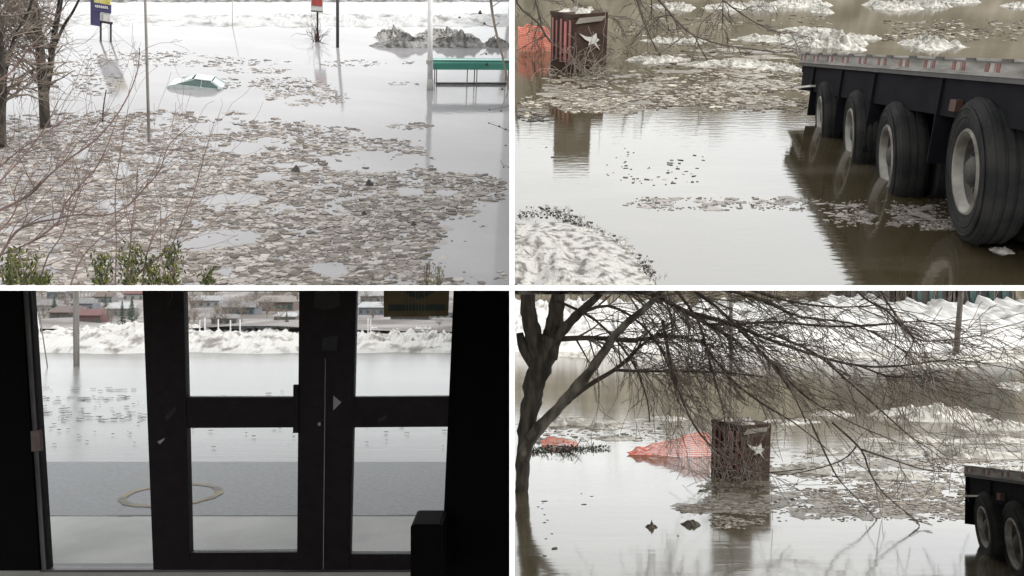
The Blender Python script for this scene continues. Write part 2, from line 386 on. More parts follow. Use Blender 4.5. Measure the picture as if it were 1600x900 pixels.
hole = [(590,253,88,17),(735,230,70,38),(760,385,75,50),(720,412,60,30),(360,312,60,10),(355,372,60,12),(515,420,32,11),(175,322,32,12),(300,382,50,10),
        (380,232,38,10),(700,350,20,7),(420,275,22,6),(640,300,22,8),(560,190,80,8),(740,262,60,10),(330,200,45,9),(250,250,30,7)]
def dens(x, y):
    d = 0
    for a, b, rx, ry, k in ell:
        q = ((x-a)/rx)**2 + ((y-b)/ry)**2
        if q < 1.15: d = max(d, k*min(1, (1.15-q)*3))
    for a, b, rx, ry in hole:
        q = ((x-a)/rx)**2 + ((y-b)/ry)**2 + .5*nz(x*.05, y*.12)
        if q < 1: d *= .03
    return d * (1.0 if nz(x*.018, y*.06, 4) + .45*nz(x*.06, y*.2, 8) > -.30 else .12)
spots = []
R1 = random.Random(3)
while len(spots) < 21000:
    x, y = R1.uniform(-30, 792), R1.uniform(80, 446)
    if R1.random() < dens(x, y):
        s = (2.8 + 4.6*(y-80)/365)*R1.choice((.4,.55,.7,.8,1,1.4,2.1,3.1))
        if x + s*.6 < 795: spots.append((x, y, s, R1.uniform(.35,.9)))
chips('ice_debris', pl, spots, M['chip'], 'raft of small brown and grey ice chips drifting over the car park', thick=.0009)
sp = []
while len(sp) < 1500:
    x, y = R1.uniform(-30, 780), R1.uniform(80, 440)
    if R1.random() < dens(x, y)**2:
        s_ = R1.uniform(12, 42)*(.4+.6*(y-80)/365)
        if x+s_*.6 < 795 and y+s_*.2 < 444: sp.append((x, y, s_, R1.uniform(.35,.8)))
chips('slush', pl, sp, M['slush'], 'grey brown slush binding the chips of the car park raft', thick=.0004, tiltmax=.01)
q = MB()
for i in range(420):
    x, y = R1.uniform(-20, 785), R1.uniform(180, 440)
    if dens(x, y) < .4: continue
    c = pl.pt(x, y) + pl.n*.003; u = pl.u(y, x); a_ = R1.gauss(0, .7); L_ = R1.uniform(4, 18)*u
    d_ = (pl.pt(x+3, y)-pl.pt(x-3, y)).normalized(); e_ = pl.n.cross(d_); v_ = d_*math.cos(a_)+e_*math.sin(a_)
    q.tube([c, c+v_*L_*.5+e_*L_*.05, c+v_*L_], .45*u, 3)
tag(q.build('twig_litter', M['bark']), 'broken twigs drifting among the chips of the car park raft', kind='stuff')
R2 = random.Random(9); nfl = 0
while nfl < 70:
    x, y = R2.uniform(90, 770), R2.uniform(215, 440)
    if dens(x, y) > .5:
        s = R2.uniform(9, 24)*(.5+.6*(y-200)/245)
        floe(pl, x, y, s, s*.32, M['ice'], 'small pale ice floe lodged in the raft of brown chips', 'pale floes in the car park ice raft', thick=.22); nfl += 1
for (x, y, a, lab, s) in ((569, 336, 9, 'black upright scrap standing in the ice raft', 5), (646, 352, 10, 'dark block beside the pale floe in the ice raft', 8),
                       (577, 289, 12, 'dark block in the upper ice raft', 12), (463, 268, 14, 'low dark lump at the edge of the open water pool', 15)):
    u = pl.u(y); b = blob(a*.5*u, a*.4*u, a*.55*u, s, 4, 12, .5)
    tag(b.build('debris_lump', M['chip_black'], mw=pl.frame(x, y, flat=True)), lab, 'debris')

# --- car
mw = pl.frame(322, 134, yaw=rad(-5), lift=.0045); sc = pl.u(134,304)*68/2.75
mw = mw @ Matrix.Scale(sc, 4)
car = thing('car', 'white sedan with green tinted windows sunk to its window line in the flood', 'car', mw)
def quad_panel(p, a, b, c, d, t):
    a, b, c, d = map(Vector, (a,b,c,d)); n = (b-a).cross(d-a).normalized()*t
    p.hexa([a,b,c,d], [a+n,b+n,c+n,d+n])
zb, zt = .06, .44
A = {}                                     # cabin corners: x along length, +-y
B = [(-1.62,.80,zb),(-.62,.60,zt),(.42,.60,zt+.01),(1.15,.80,zb)]
p = MB()                                   # lower body: tub, boot and bonnet
prof = [(-2.1,-.75),(-2.15,-.2),(-2.0,-.06),(-1.62,.05),(1.12,.08),(1.75,.085),(2.15,.03),(2.2,-.3),(2.15,-.75)]
sec = [(.55,.0),(.86,-.03),(.9,-.25),(.88,-.75)]
left = [(x,-.84,z) for x, z in prof]; p.prism(left, (0,1.68,0)); p.build('body', M['car_white'], car)
p = MB(); quad_panel(p, (B[1][0],-.6,zt), (B[2][0],-.6,zt+.01), (B[2][0],.6,zt+.01), (B[1][0],.6,zt), .05); p.build('roof', M['car_white'], car)
for s in (-1, 1):
    for (a, b, w_) in ((B[0],B[1],.03),(B[3],B[2],.075),((-.18,.80,zb),(-.16,.6,zt),.018)):
        p = MB(); p.tube([(a[0],s*a[1],a[2]),(b[0],s*b[1],b[2])], w_, 4); p.build('window_post', M['car_white'], car)
    q = MB()
    a, b, c, d = (B[0][0]+.02,s*.80,zb), (-.22,s*.80,zb), (-.19,s*.63,zt-.03), (B[1][0]-.02,s*.63,zt-.03)
    quad_panel(q, *( (a,b,c,d) if s < 0 else (b,a,d,c)), .012); q.build('window', M['car_glass'], car)
    q = MB()
    a, b, c, d = (-.14,s*.80,zb), (.98,s*.80,zb), (.36,s*.63,zt-.03), (-.12,s*.63,zt-.03)
    quad_panel(q, *((a,b,c,d) if s < 0 else (b,a,d,c)), .012); q.build('window', M['car_glass'], car)
    q = MB(); q.box((.92, s*.93, .14), (.14,.16,.1)); q.build('mirror', M['car_white'], car)
q = MB(); quad_panel(q, (1.1,-.74,zb), (1.1,.74,zb), (.47,.55,zt), (.47,-.55,zt), .012); q.build('windscreen', mat('windscreen_glass', (.16,.19,.185), (.26,.3,.29), 9, .15), car)
q = MB(); quad_panel(q, (-1.53,.74,zb), (-1.53,-.74,zb), (-.74,-.55,zt), (-.74,.55,zt), .012); q.build('rear_window', M['car_glass'], car)
for s in (-1, 1):
    q = MB(); q.box((2.15, s*.6, -.12), (.12,.3,.14)); q.build('headlight', M['sign_white'], car)

# --- poles and signs (plumb)
def pole(name, pl, px, row_base, row_top, wpx, m, label, cat, depth_below=.05, n=8, lean=0, taper=.85):
    b = pl.pt(px, row_base); y = b.y; t = P(px+lean, row_top, y)
    if pl.th > .01:                          # stands square on its sloping terrace
        h = (row_base-row_top)*y/F; U = pl.frame(px, row_base).to_3x3() @ Vector((0,0,1))
        for _ in range(6):
            t = b + U*h; h *= (row_base-row_top)/max(1, row_base-(450-(t.z-CZ)/t.y*F))
        t = b + U*h + Vector((lean*t.y/F, 0, 0))
    d = (b-t).normalized()
    p = MB(); p.tube([b+d*depth_below, b, t], [wpx*.5*y/F, wpx*.5*y/F, wpx*.5*taper*y/F], n)
    o = p.build(name, m, smooth=True)
    if cat: tag(o, label, cat)
    return o
pole('utility_pole', pl, 233, 222, -30, 4.6, M['pole_grey'], 'slim grey pole rising from the ice raft past the car', 'pole', lean=-7, taper=.7)
pole('lamp_post', pl, 527.5, 74, -30, 5.0, M['black'], 'straight black post beside the red and white sign', 'post', lean=0, taper=1)
pole('guide_post', pl, 363, 41, -8, 1.2, M['steel'], 'hair thin pale post on the far ice', 'post')
wp = thing('street_lamp', 'thick white pole with a grey sleeve at the end of the green shelter', 'pole', pl.frame(672,140))
y = pl.y(140, 672); u = y/F
q = MB(); q.tube([(0,0,-.08),(0,0,175*u)], [4.4*u,3.6*u], 12); q.build('pole_shaft', M['white_pole'], wp, smooth=True)
q = MB(); q.tube([(0,0,-.05),(0,0,17*u)], [5.6*u,5.2*u], 12); q.build('sleeve', M['steel'], wp, smooth=True)
q = MB(); q.box((-2*u,-5*u,44*u),(9*u,4*u,6*u)); q.build('bracket', M['steel'], wp)
# stub post
pole('stub_post', pl, 526, 152, 141, 5, M['steel'], 'short grey stub poking out of open water', 'post')

y = pl.y(66, 163); u = y/F
sg = thing('sign_board', 'tall stacked roadside sign on two legs with yellow, navy and white panels', 'sign', pl.frame(163,66))
q = MB(); q.box((-12*u,0,53*u),(13*u,8*u,58*u)); q.build('side_case', M['navy'], sg)
q = MB(); q.box((-2.5*u,-1*u,68*u),(22*u,6*u,20*u)); q.box((6*u,-4*u,66*u),(3*u,2*u,8*u)); q.build('yellow_panel', M['yellow'], sg)
q = MB(); q.box((-3*u,-1*u,52*u),(25*u,7*u,13*u)); q.build('navy_panel', M['navy'], sg)
q = MB()
for i, (a, h) in enumerate(((-11,3),(-8.6,3.6),(-6,3),(-3.4,3.4),(-.8,3),(1.8,3.6),(4.4,3.2))):
    q.box((a*u,-4.8*u,(53.6+.08*i)*u),(1.7*u,.7*u,h*u)); q.box((a*u+.9*u,-4.8*u,(52.4+.4*(i%3))*u),(1.2*u,.7*u,1.1*u))
q.build('lettering', M['sign_white'], sg)
q = MB(); q.box((-1*u,-1*u,38.5*u),(19*u,5*u,11*u)); q.build('white_panel', M['sign_white'], sg)
q = MB(); q.box((-2*u,-4*u,39*u),(2.2*u,1*u,8*u)); q.build('dark_mark', M['steel'], sg)
q = MB(); q.box((-11.5*u,0,37.5*u),(3*u,6*u,14*u)); q.box((.5*u,0,31*u),(22*u,6.4*u,3*u)); q.build('panel_frame', M['black'], sg)
for a in (-5, 9):
    q = MB(); q.tube([(a*u,0,-.06),(a*u,0,29.4*u)], 1.6*u, 8); q.build('leg', mat('leg_dark',(.03,.03,.034),(.05,.05,.055)), sg)
y = pl.y(64, 496); u = y/F
sg = thing('road_sign', 'red and white square sign on a thin dark post with brush at its foot', 'sign', pl.frame(496,64))
q = MB(); q.tube([(0,0,-.06),(0,0,60*u)], 1.5*u, 8); q.build('post', M['black'], sg)
q = MB(); q.box((-1*u,-2.5*u,58*u),(18*u,2*u,24*u)); q.build('sign_panel', M['sign_white'], sg)
q = MB(); q.box((-1*u,-4*u,61*u),(15.5*u,1*u,15*u)); q.build('red_field', M['red'], sg)
q = MB(); q.box((-1*u,-3*u,45.2*u),(17.5*u,3.4*u,2.2*u)); q.build('lower_edge', mat('sign_edge',(.07,.075,.06),(.1,.1,.09)), sg)
q = MB(); R = random.Random(5)
for i in range(26):
    grow(q, Vector((R.uniform(-4,4)*u,R.uniform(-4,4)*u,-2*u)), (R.gauss(0,.5),R.gauss(0,.3),1), R.uniform(14,34)*u, .55*u, 1, R, spread=.5, kids=2, minr=.2*u)
tag(q.build('dry_brush', M['twig_red'], mw=pl.frame(495,65)), 'reddish dry brush around the foot of the red sign', 'brush')

# --- bus shelter
y = pl.y(133, 733); u = y/F
sh = thing('bus_shelter', 'flooded bus shelter with a long green barrel roof on thin posts', 'bus shelter', pl.frame(733,133, flat=True))
q = MB(); prof = []
for i in range(9):
    a = math.pi*(.0+ i/8); prof.append((-math.cos(a)*11*u, math.sin(a)*7*u))
poly = [(-59*u, a, 34*u+b) for a, b in prof] + [(-59*u, a*.93, 34*u+b*.9-.6*u) for a, b in prof[::-1]]
q.prism(poly, (121.5*u,0,0)); q.build('roof', M['green'], sh)
q = MB(); q.box((1.7*u,-11*u,31.5*u),(121.4*u,1.4*u,9.5*u)); q.build('fascia', M['green'], sh)
q = MB(); q.box((1.7*u,-6.5*u,40.6*u),(120*u,5*u,1.2*u)); q.build('roof_top_strip', M['green_pale'], sh)  # paler green strip along the top of the roof
for a, b in ((-53,-9),(-5.3,-9),(9.7,-9),(60,-9),(-53,9),(9.7,9),(60,9)):
    q = MB(); q.tube([(a*u,b*u,-.08),(a*u,b*u,33*u)], .8*u, 6); q.build('post', M['pole_grey'], sh)
q = MB(); q.box((4*u,3*u,2*u),(112*u,5*u,2.4*u)); q.build('bench', M['rail_dark'], sh)
q = MB(); q.box((-64*u,-6*u,17*u),(1.5*u,1.5*u,44*u)); q.build('side_post', M['pole_grey'], sh)

# --- trees at the left
def lot_tree(px, row, trunks, label, R, twig_n, zl=None):
    y = pl.y(row, px)
    t = thing('bare_tree', label, 'tree', Matrix.Identity(4))
    q = MB(); tops = []
    for pts, r0, r1 in trunks:
        a, b = px_limb(q, pts, y, y-(row-pts[-1][1])*y/F*.5, r0, r1, 7); tops.append((a, b))
    q.build('trunk', M['bark'], t, smooth=True)
    q = MB()
    for a, b in tops:
        for i in range(twig_n):
            k = R.randrange(len(a)//3, len(a)); v = Vector((R.gauss(0,1), R.gauss(0,.7), abs(R.gauss(.3,.6))))
            grow(q, a[k], v, R.uniform(.2,.48), b[k]*.28+.0009, 2, R, spread=.7, kids=3, minr=.0012, xlim=(-9,-(800-118)/F*y))
    q.build('crown', M['twig_grey'], t)
R = random.Random(21)
lot_tree(70, 198, [([(71,203),(69,160),(66,120),(62,70),(55,20),(48,-30)],8,6), ([(70,150),(78,110),(84,60),(93,10),(98,-30)],5,3.5), ([(86,70),(100,40),(114,18),(128,-10)],2.6,1.5),
         ([(62,80),(45,40),(25,10),(10,-20)],3.5,2)], 'dark forked tree standing in the flood left of the stacked sign', R, 60)
lot_tree(2, 228, [([(2,232),(1,180),(3,120),(-3,50),(-6,-20)],8,6), ([(4,140),(12,100),(22,60),(45,15),(55,-20)],2.5,1.6)], 'dark trunk at the very edge beside the forked tree', R, 60)
lot_tree(160, 190, [([(160,192),(162,165),(166,140)],1.2,.8)], 'thin sapling in the ice raft by the slim pole', R, 5)

# --- shrubs and hanging twigs close by
def px_shrub(name, label, cat, limbs, R, m, sub, sublen, droop=-.02, lev=1, mr=.0006, zlim=None, xlim=XL):
    q = MB()
    for pts, y0, y1, r0, r1 in limbs:
        a, b = px_limb(q, pts, y0, y1, r0, r1, 5, .03, R)
        for i in range(sub):
            k = R.randrange(1, len(a)); tdir = (a[k]-a[k-1]).normalized()
            v = tdir + Vector((R.gauss(0,.55), R.gauss(0,.4), R.gauss(.12,.5)))
            grow(q, a[k], v, R.uniform(.4,1)*sublen, max(b[k]*.55, mr), lev, R, droop, .5, 2, minr=mr, xlim=xlim, zlim=zlim)
    return tag(q.build(name, m), label, cat)
R = random.Random(31)
px_shrub('bare_shrub', 'reddish brown leafless shrub arching in from the edge over the ice raft', 'shrub', [
    ([(-20,340),(0,328),(45,306),(75,275),(110,247),(145,222),(175,190),(200,150),(215,110),(218,75)],2.7,3.0,2.0,.7),
    ([(-20,430),(0,400),(25,362),(60,347),(95,340),(100,322),(125,290),(150,262),(170,222),(185,180)],2.6,2.9,2.2,.7),
    ([(-10,402),(50,378),(95,345)],2.6,2.6,1.6,1.4),
    ([(95,340),(125,335),(160,337),(195,325),(225,295),(250,265),(265,225),(300,195)],2.7,3.1,1.8,.6),
    ([(-20,300),(0,283),(40,240),(70,200),(90,160)],2.8,3.2,1.6,.7),
    ([(-10,270),(30,235),(65,212),(110,180)],3.0,3.3,1.3,.6),
    ([(-20,135),(0,125),(25,105),(45,75),(80,40),(110,-5)],3.0,3.4,1.8,.7),
    ([(-20,380),(10,350),(25,325),(22,300),(35,270)],2.5,2.6,1.4,.6)], R, M['twig_red'], 12, .36)
px_shrub('bare_shrub', 'grey brown leafless shrub rising from the cedar sprays', 'shrub', [
    ([(195,446),(235,412),(275,380)],2.5,2.6,2.2,.8),
    ([(198,440),(203,395),(206,355),(213,300),(215,265)],2.6,2.8,1.5,.7),
    ([(222,446),(230,395),(250,352),(275,330),(300,320)],2.6,2.8,1.5,.6),
    ([(110,446),(130,400),(170,360),(205,330)],2.6,2.8,1.2,.5),
    ([(60,446),(75,400),(100,360),(110,310),(120,260)],2.6,2.8,1.2,.5),
    ([(250,446),(270,380),(300,310),(320,240),(335,190)],2.9,3.2,1.0,.5),
    ([(180,446),(182,380),(180,300),(190,230),(200,170)],2.9,3.2,1.2,.5)], R, M['twig_red'], 9, .32)
px_shrub('bare_branch', 'thin dark budded branch hanging down beside the green shelter', 'branch', [
    ([(764,-30),(768,10),(774,45),(783,80),(790,110),(794,140)],3.2,3.3,2.4,1.4), ([(770,10),(780,3),(792,-4)],3.2,3.2,.8,.5), ([(774,55),(765,70),(758,82),(750,86)],3.2,3.2,.9,.5),
    ([(794,140),(785,165),(775,170),(768,172)],3.2,3.2,.8,.5), ([(780,35),(770,42),(757,38)],3.2,3.2,.9,.5)], R, M['twig_grey'], 0, .03)
q = MB()
for (x, y, s) in ((750,21,8),(757,38,6),(760,85,5),(761,102,7),(785,140,6),(765,172,4),(783,174,4),(764,193,4),(780,198,4),(790,203,5),(792,98,7),(718,28,5),(790,228,4),(787,262,4)):
    c = P(x, y, 3.2); b = blob(s*.5*3.2/F*.9, s*.4*3.2/F, s*.5*3.2/F, x, 3, 8, .5)
    q.add([Vector(v)+c for v in b.v], b.f)
tag(q.build('bud_cluster', M['bark']), 'dark buds and curled seed pods strung on twigs beside the shelter', 'buds')
px_shrub('bare_branch', 'short twig with seed pods poking in below the green shelter', 'branch', [
    ([(812-16,165),(785,168),(770,172)],3.2,3.2,.8,.5), ([(796,205),(782,199),(766,193)],3.2,3.2,.8,.5), ([(796,262),(786,257),(782,250)],3.2,3.2,.7,.5)], R, M['twig_grey'], 0, .03)

def sprays(label, clumps, m, R, name='cedar_bush', dens_n=260):
    t = thing(name, label, 'bush', Matrix.Identity(4))
    q = MB(); lf = MB()
    for (x, yb, yt, spread, dep) in clumps:
        for k in range(7):
            a = (x+R.gauss(0,spread*.25), yb); b = (x+R.gauss(0,spread*.8), yt+R.uniform(0,20)); dd = dep+R.gauss(0,.05)
            pts, rs = px_limb(q, [a, ((a[0]+b[0])/2+R.gauss(0,3),(a[1]+b[1])/2), b], dd, dd, 1.2, .4, 4)
            for j in range(dens_n//7):
                i = R.randrange(len(pts)); c = pts[i] + Vector((R.gauss(0,.010), R.gauss(0,.014), R.gauss(0,.012)))
                if c.z < CZ+T+.002: c.z = CZ+T+.002+abs(R.gauss(0,.006))
                dv = Vector((R.gauss(0,.6), R.gauss(0,.6), 1+R.gauss(0,.5))).normalized(); sv = dv.cross(Vector((R.gauss(0,1),R.gauss(0,1),.2))).normalized()
                L = R.uniform(.012,.024); W = L*.16
                lf.add([c, c+dv*L*.5+sv*W, c+dv*L, c+dv*L*.5-sv*W], [(0,1,2,3)])
    q.build('stem', M['twig'], t); lf.build('foliage', m, t); return t
R = random.Random(41)
sprays('dark green cedar sprays at the corner below the red shrub', [(15,450,400,14,2.5),(36,450,395,14,2.5),(60,450,425,10,2.55)], M['leaf'], R)
sprays('olive green cedar sprays growing up in front of the ice raft', [(160,450,400,14,2.5),(205,450,385,18,2.5),(240,450,395,20,2.5),(268,450,385,12,2.5)], M['leaf'], R)
sprays('small lone cedar tip right of the olive green sprays', [(325,450,418,8,2.6)], M['leaf'], R, dens_n=120)
sprays('brown and green weed tip standing up near open water', [(666,450,404,4,2.8),(684,450,412,5,2.8)], mat('weed_leaf',(.06,.05,.025),(.12,.11,.06),island=True,lo=0,hi=1), R, name='weed', dens_n=36)

# =================================================================== 2. TRAILER IN THE FLOOD
pl = TRK; XR = (T+.006, 60)
# --- semi-trailer
tyre = [(.29,-.13),(.36,-.15),(.44,-.152),(.5,-.13),(.52,-.10),(.52,.10),(.5,.13),(.44,.152),(.36,.15),(.29,.13)]
EYE = Vector((0,0,CZ))
def trailer(rear, D, s, LEN, wheels, label, lift=.0, yaw=0):
    """rear: top rear corner of the near side rail; D: from front to rear; wheels: (px, py, radius px)"""
    D = Vector(D).normalized(); r = (rear-EYE).normalized()
    U = r.cross(D).normalized()
    if U.z < 0: U = -U
    U = (U - r*lift).normalized(); U = (U - D*U.dot(D)).normalized(); N = U.cross(D)
    if N.x > 0: N = -N
    mt = Matrix((-D, N, U)).transposed().to_4x4(); mt.translation = rear
    if mt.to_3x3().determinant() < 0: print('LEFT HANDED')
    tr = thing('flatbed_trailer', label, 'trailer', mt); inv = mt.inverted()
    def bx(name, m, *bb):
        q = MB()
        for c, d in bb: q.box(Vector(c)*s, Vector(d)*s)
        return q.build(name, m, tr)
    L = LEN
    bx('deck', M['deck'], ((L/2,-1.24,-.044),(L,2.44,.048)))
    bx('side_rail', M['rail'], ((L/2,0,-.064),(L,.028,.124))); bx('rail_lip', M['rail'], ((L/2,.024,-.008),(L,.04,.02)))
    bx('rub_rail', M['rail_dark'], ((L/2,-.008,-.156),(L,.04,.044))); bx('rail_edge', M['rail'], ((L/2,.016,-.131),(L,.024,.01)))
    x = .10
    while x < L-.2:
        bx('red_stripe', M['tape_red'], ((x,.0155,-.068),(.06,.004,.07))); bx('white_stripe', M['tape_white'], ((x+.085,.0155,-.068),(.06,.004,.07)))
        bx('red_stripe', M['tape_red'], ((x+.17,.0155,-.068),(.055,.004,.07))); bx('stake_pocket', M['rail_dark'], ((x+.34,.047,-.008),(.16,.008,.022)))
        x += .56
    for i in range(9): bx('rear_stripe', M['tape_white'], ((-.008,-.12-i*.26,-.075),(.012,.035,.07)))
    bx('rear_bumper', M['chassis'], ((.02,-1.24,-.15),(.04,2.4,.24))); bx('rear_rail', M['rail'], ((.004,-1.24,-.066),(.02,2.4,.12)))
    bx('chassis', M['chassis'], ((L/2+.04,-.06,-.34),(L-.12,.06,.34)), ((L/2,-.8,-.5),(L-.2,.1,.6)), ((L/2,-1.7,-.5),(L-.2,.1,.6)), ((L/2+.1,-1.24,-.22),(L-.3,2.2,.06)))
    q = MB(); q.prism([Vector(v)*s for v in ((.02,.04,-.50),(.75,.04,-.44),(.75,-.4,-.44),(.02,-.4,-.52))], (0,0,.024*s)); q.build('mudguard_plate', M['flap'], tr)
    cs = []
    for (px, py, rp) in wheels:
        d = P(px, py, 1)-EYE; n = N; pt = EYE + d*((rear-EYE).dot(n) - .0*s)/d.dot(n); rr = rp*pt.y/F; c = inv @ pt
        print('wheel', round(pt.y,2), round(rr/s,3), [round(v/s,2) for v in c]); cs.append((c, rr))
        k = rr/.52
        o = bpy.data.objects.new('wheel', None); S.collection.objects.link(o); o.parent = tr; o.location = (c.x, c.y-.15*k, c.z); o.rotation_euler = (rad(-7), 0, yaw)
        q = MB(); q.lathe([(a*k, b*k) for a, b in tyre] + [(.29*k, -.13*k)], 48)
        for g in (-.065, 0, .065): q.lathe([(.518*k,(g-.024)*k),(.53*k,(g-.02)*k),(.53*k,(g+.02)*k),(.518*k,(g+.024)*k)], 48)
        for g in (.40,.46): q.lathe([(g*k-.012*k,.1505*k),(g*k,.157*k),(g*k+.012*k,.1505*k)], 48)
        q.build('tyre', M['rubber'], o)
        q = MB(); q.lathe([(.315*k,.135*k),(.30*k,.155*k),(.285*k,.145*k),(.268*k,.115*k),(.258*k,.085*k)], 40); q.build('rim', M['rim'], o, smooth=True)
        q = MB(); q.lathe([(.259*k,.087*k),(.23*k,.035*k),(.19*k,.025*k),(.12*k,.05*k),(.10*k,.05*k)], 40); q.build('rim_disc', M['rim_dark'], o, smooth=True)
        q = MB()
        for j in range(8):
            a = j*.7854+.2; q.box((math.cos(a)*.225*k, .034*k, math.sin(a)*.225*k), (.05*k,.02*k,.05*k))
        q.build('hand_holes', M['black'], o)['kind'] = 'stuff'
        q = MB(); q.lathe([(.12*k,.03*k),(.112*k,.10*k),(.075*k,.13*k),(.0,.135*k)], 20); q.build('hub', M['rim_dark'], o, smooth=True)
        q = MB()
        for j in range(10):
            a = j*.628; q.box((math.cos(a)*.155*k, .05*k, math.sin(a)*.155*k), (.026*k,.05*k,.026*k))
        q.build('wheel_nuts', M['rail_dark'], o)['kind'] = 'stuff'
        q = MB(); q.lathe([(.29*k,-.17*k),(.36*k,-.19*k),(.5*k,-.2*k),(.52*k,-.22*k),(.52*k,-.42*k),(.5*k,-.44*k),(.29*k,-.45*k)], 36); q.build('inner_tyre', M['rubber'], o)
        q = MB(); q.lathe([(a*k, (b-1.75)*k) for a, b in tyre], 24); q.build('far_tyre', M['rubber'], o)
        q = MB(); q.tube([(c.x,c.y-.3*k,c.z),(c.x,c.y-1.8*k,c.z)], .1*k, 8); q.build('axle', M['chassis'], tr)
        q = MB(); q.box((c.x, -.55*s, (c.z-.3*s)/2), (1.0*s,.06*s,abs(c.z)-.25*s)); q.build('spring_hanger', M['chassis'], tr)
        q = MB(); q.box((c.x-.62*k, c.y-.25*k, c.z*.62), (.02*s,.5*k,abs(c.z)*.85)); q.build('mud_flap', M['chassis'], tr)
    x0, x1 = cs[0][0].x, cs[-1][0].x; zc = min(c.z for c, _ in cs)
    q = MB(); q.box(((x0+x1)/2,-.62*s,zc*.75-.1*s),(abs(x1-x0)+1.6*s,.06*s,abs(zc)*1.5)); q.build('shade_panel', M['chassis'], tr)  # dark backing added for the black shade between the wheels
    m0 = cs[-1][0]; q = MB(); q.box((m0.x-.38*s, -.0, -.40*s),(.11*s,.06*s,.10*s)); q.build('marker_lamp', M['lamp'], tr)
    return tr
M['lamp'] = mat('lamp_amber', (.03,.012,.006), (.045,.018,.01))
trailer(P(1252, 82, 4.75), (.053,1,.308), .42, 6.3, [(1281,181,53),(1328,207,65),(1385,243,83),(1509,266,112)], 'black flatbed semi trailer with red and white striped rail standing in the flood', .004, rad(11))

# --- brown pillar with straps (also used in the yard)
def pillar(mw, u, label, star=True):
    """u: metres per picture pixel where it stands; local x right, y away, z up"""
    t = thing('gate_pillar', label, 'pillar', mw @ Matrix.Rotation(rad(1.6), 4, 'Y') @ Matrix.Rotation(rad(29), 4, 'Z'))
    s = 63*u; H = 80*u
    q = MB(); q.box((0,0,H/2-.06*s),(s,s,H+.12*s)); q.build('shaft', M['maroon'], t)
    q = MB(); q.box((-.02*s,0,H+3*u),(s*1.0,s*1.04,5.4*u)); q.build('cap', M['maroon'], t)
    for i, (a, w) in enumerate(((-.38,.07),(-.2,.06),(.0,.08),(.2,.11),(.4,.09))):
        q = MB(); q.box((-s/2-1.1*u, -a*s, H*.56),(1.6*u, w*s, H*.8-i%2*6*u)); q.build('strap', M['net_dull'] if i != 3 else M['net_mid'], t)
    R = random.Random(2)
    for i in range(7):
        b = blob(R.uniform(5,13)*u, R.uniform(4,9)*u, R.uniform(3,7)*u, i*3.1, 4, 12, .5)
        q = MB(); c = Vector((R.uniform(-.35,.35)*s, R.uniform(-.4,.3)*s, H+5.6*u)); q.add([Vector(v)+c for v in b.v], b.f)
        q.build('ice_lump', M['ice'], t)
    q = MB(); q.prism([(-s*.35,-s/2-.3*u,H+.0*u),(s*.42,-s/2-.3*u,H+.8*u),(s*.3,-s/2-.3*u,H-6*u),(-s*.45,-s/2-.3*u,H-8*u)], (0,-2.2*u,0)); q.build('ledge_snow', M['tan'], t)
    ptsx = [(-26,12),(-12,6),(-2,5),(6,10),(7,3),(12,0),(6,-4),(14,-16),(2,-5),(-8,-7),(-6,-2),(-14,2)]
    q = MB(); q.prism([(a*u*1.0+4*u, -s/2-.4*u, H*.58+b*u) for a, b in ptsx][::-1], (0,-1.4*u,0)); q.build('torn_tape', M['flap'], t)
    return t
u = pl.u(110, 903)
pillar(pl.frame(903, 107), u, 'brown pillar wrapped in red straps at the flooded lane beyond the trailer')
# --- orange net
def net(mw, poly_top, poly_bot, nx, ny, bar, label, clipx=None):
    """a sagging lattice between two edges (local x, z; y for depth)"""
    q = MB(); G = []
    for j in range(ny+1):
        row = []
        for i in range(nx+1):
            t = i/nx
            def ev(pl_): 
                k = min(int(t*(len(pl_)-1)), len(pl_)-2); f = t*(len(pl_)-1)-k
                return Vector(pl_[k]).lerp(Vector(pl_[k+1]), f)
            a, b = ev(poly_top), ev(poly_bot); v = a.lerp(b, j/ny)
            v.y += bar*2.6*nz(i*.35, j*.5, 2); v.z += bar*(5*nz(i*.22, j*.16, 9)+2*nz(i*.8, j*.5, 4))*(1-j/ny); row.append(v)
        G.append(row)
    for j in range(ny+1): q.tube(G[j], bar*(.92+.5*nz(j*3.3)), 4, False)
    for i in range(nx+1): q.tube([G[j][i] for j in range(ny+1)], bar*.62, 4, False)
    return tag(q.build('safety_net', M['net'], mw=mw), label, 'safety net')
net(pl.frame(836, 80), [(-29*u,.02,42*u),(0,0,44*u),(24*u,-.02,40*u)], [(-29*u,.0,-3*u),(0,-.01,-4*u),(28*u,-.03,-5*u)], 22, 13, .95*u, 'orange plastic net hanging into the water behind the strapped pillar')
# --- tan sign behind the pillar (its panel stands above the picture and mirrors in the near water)
def tan_sign(base, up, label, post_h, pw, ph, pr):
    up = Vector(up).normalized(); X = Vector((1,0,0)); X = (X-up*X.dot(up)).normalized(); Y = up.cross(X)
    mm = Matrix((X,Y,up)).transposed().to_4x4(); mm.translation = base
    t = thing('sign_board', label, 'sign', mm)
    q = MB(); q.tube([(0,0,-.1),(0,0,post_h+ph*.8)], pr, 8); q.build('post', M['tan'], t)
    q = MB(); q.box((0,-pr*1.6,post_h+ph/2),(pw,pr*1.2,ph)); q.build('panel', M['tan'], t)
    q = MB(); q.box((-pw*.06,-pr*2.4,post_h+ph*.42),(pw*.22,pr*.4,ph*.78)); q.build('panel_stripe', M['tan'], t)
Mv = P(893, 226, 7.0); dd = (TRK.z(Mv.y, Mv.x)-Mv.z)*TRK.n.z
tan_sign(Mv+TRK.n*dd, TRK.n, 'tan sign on a post behind the strapped pillar, mirrored in the lane water', dd-.19, .32, .38, .016)
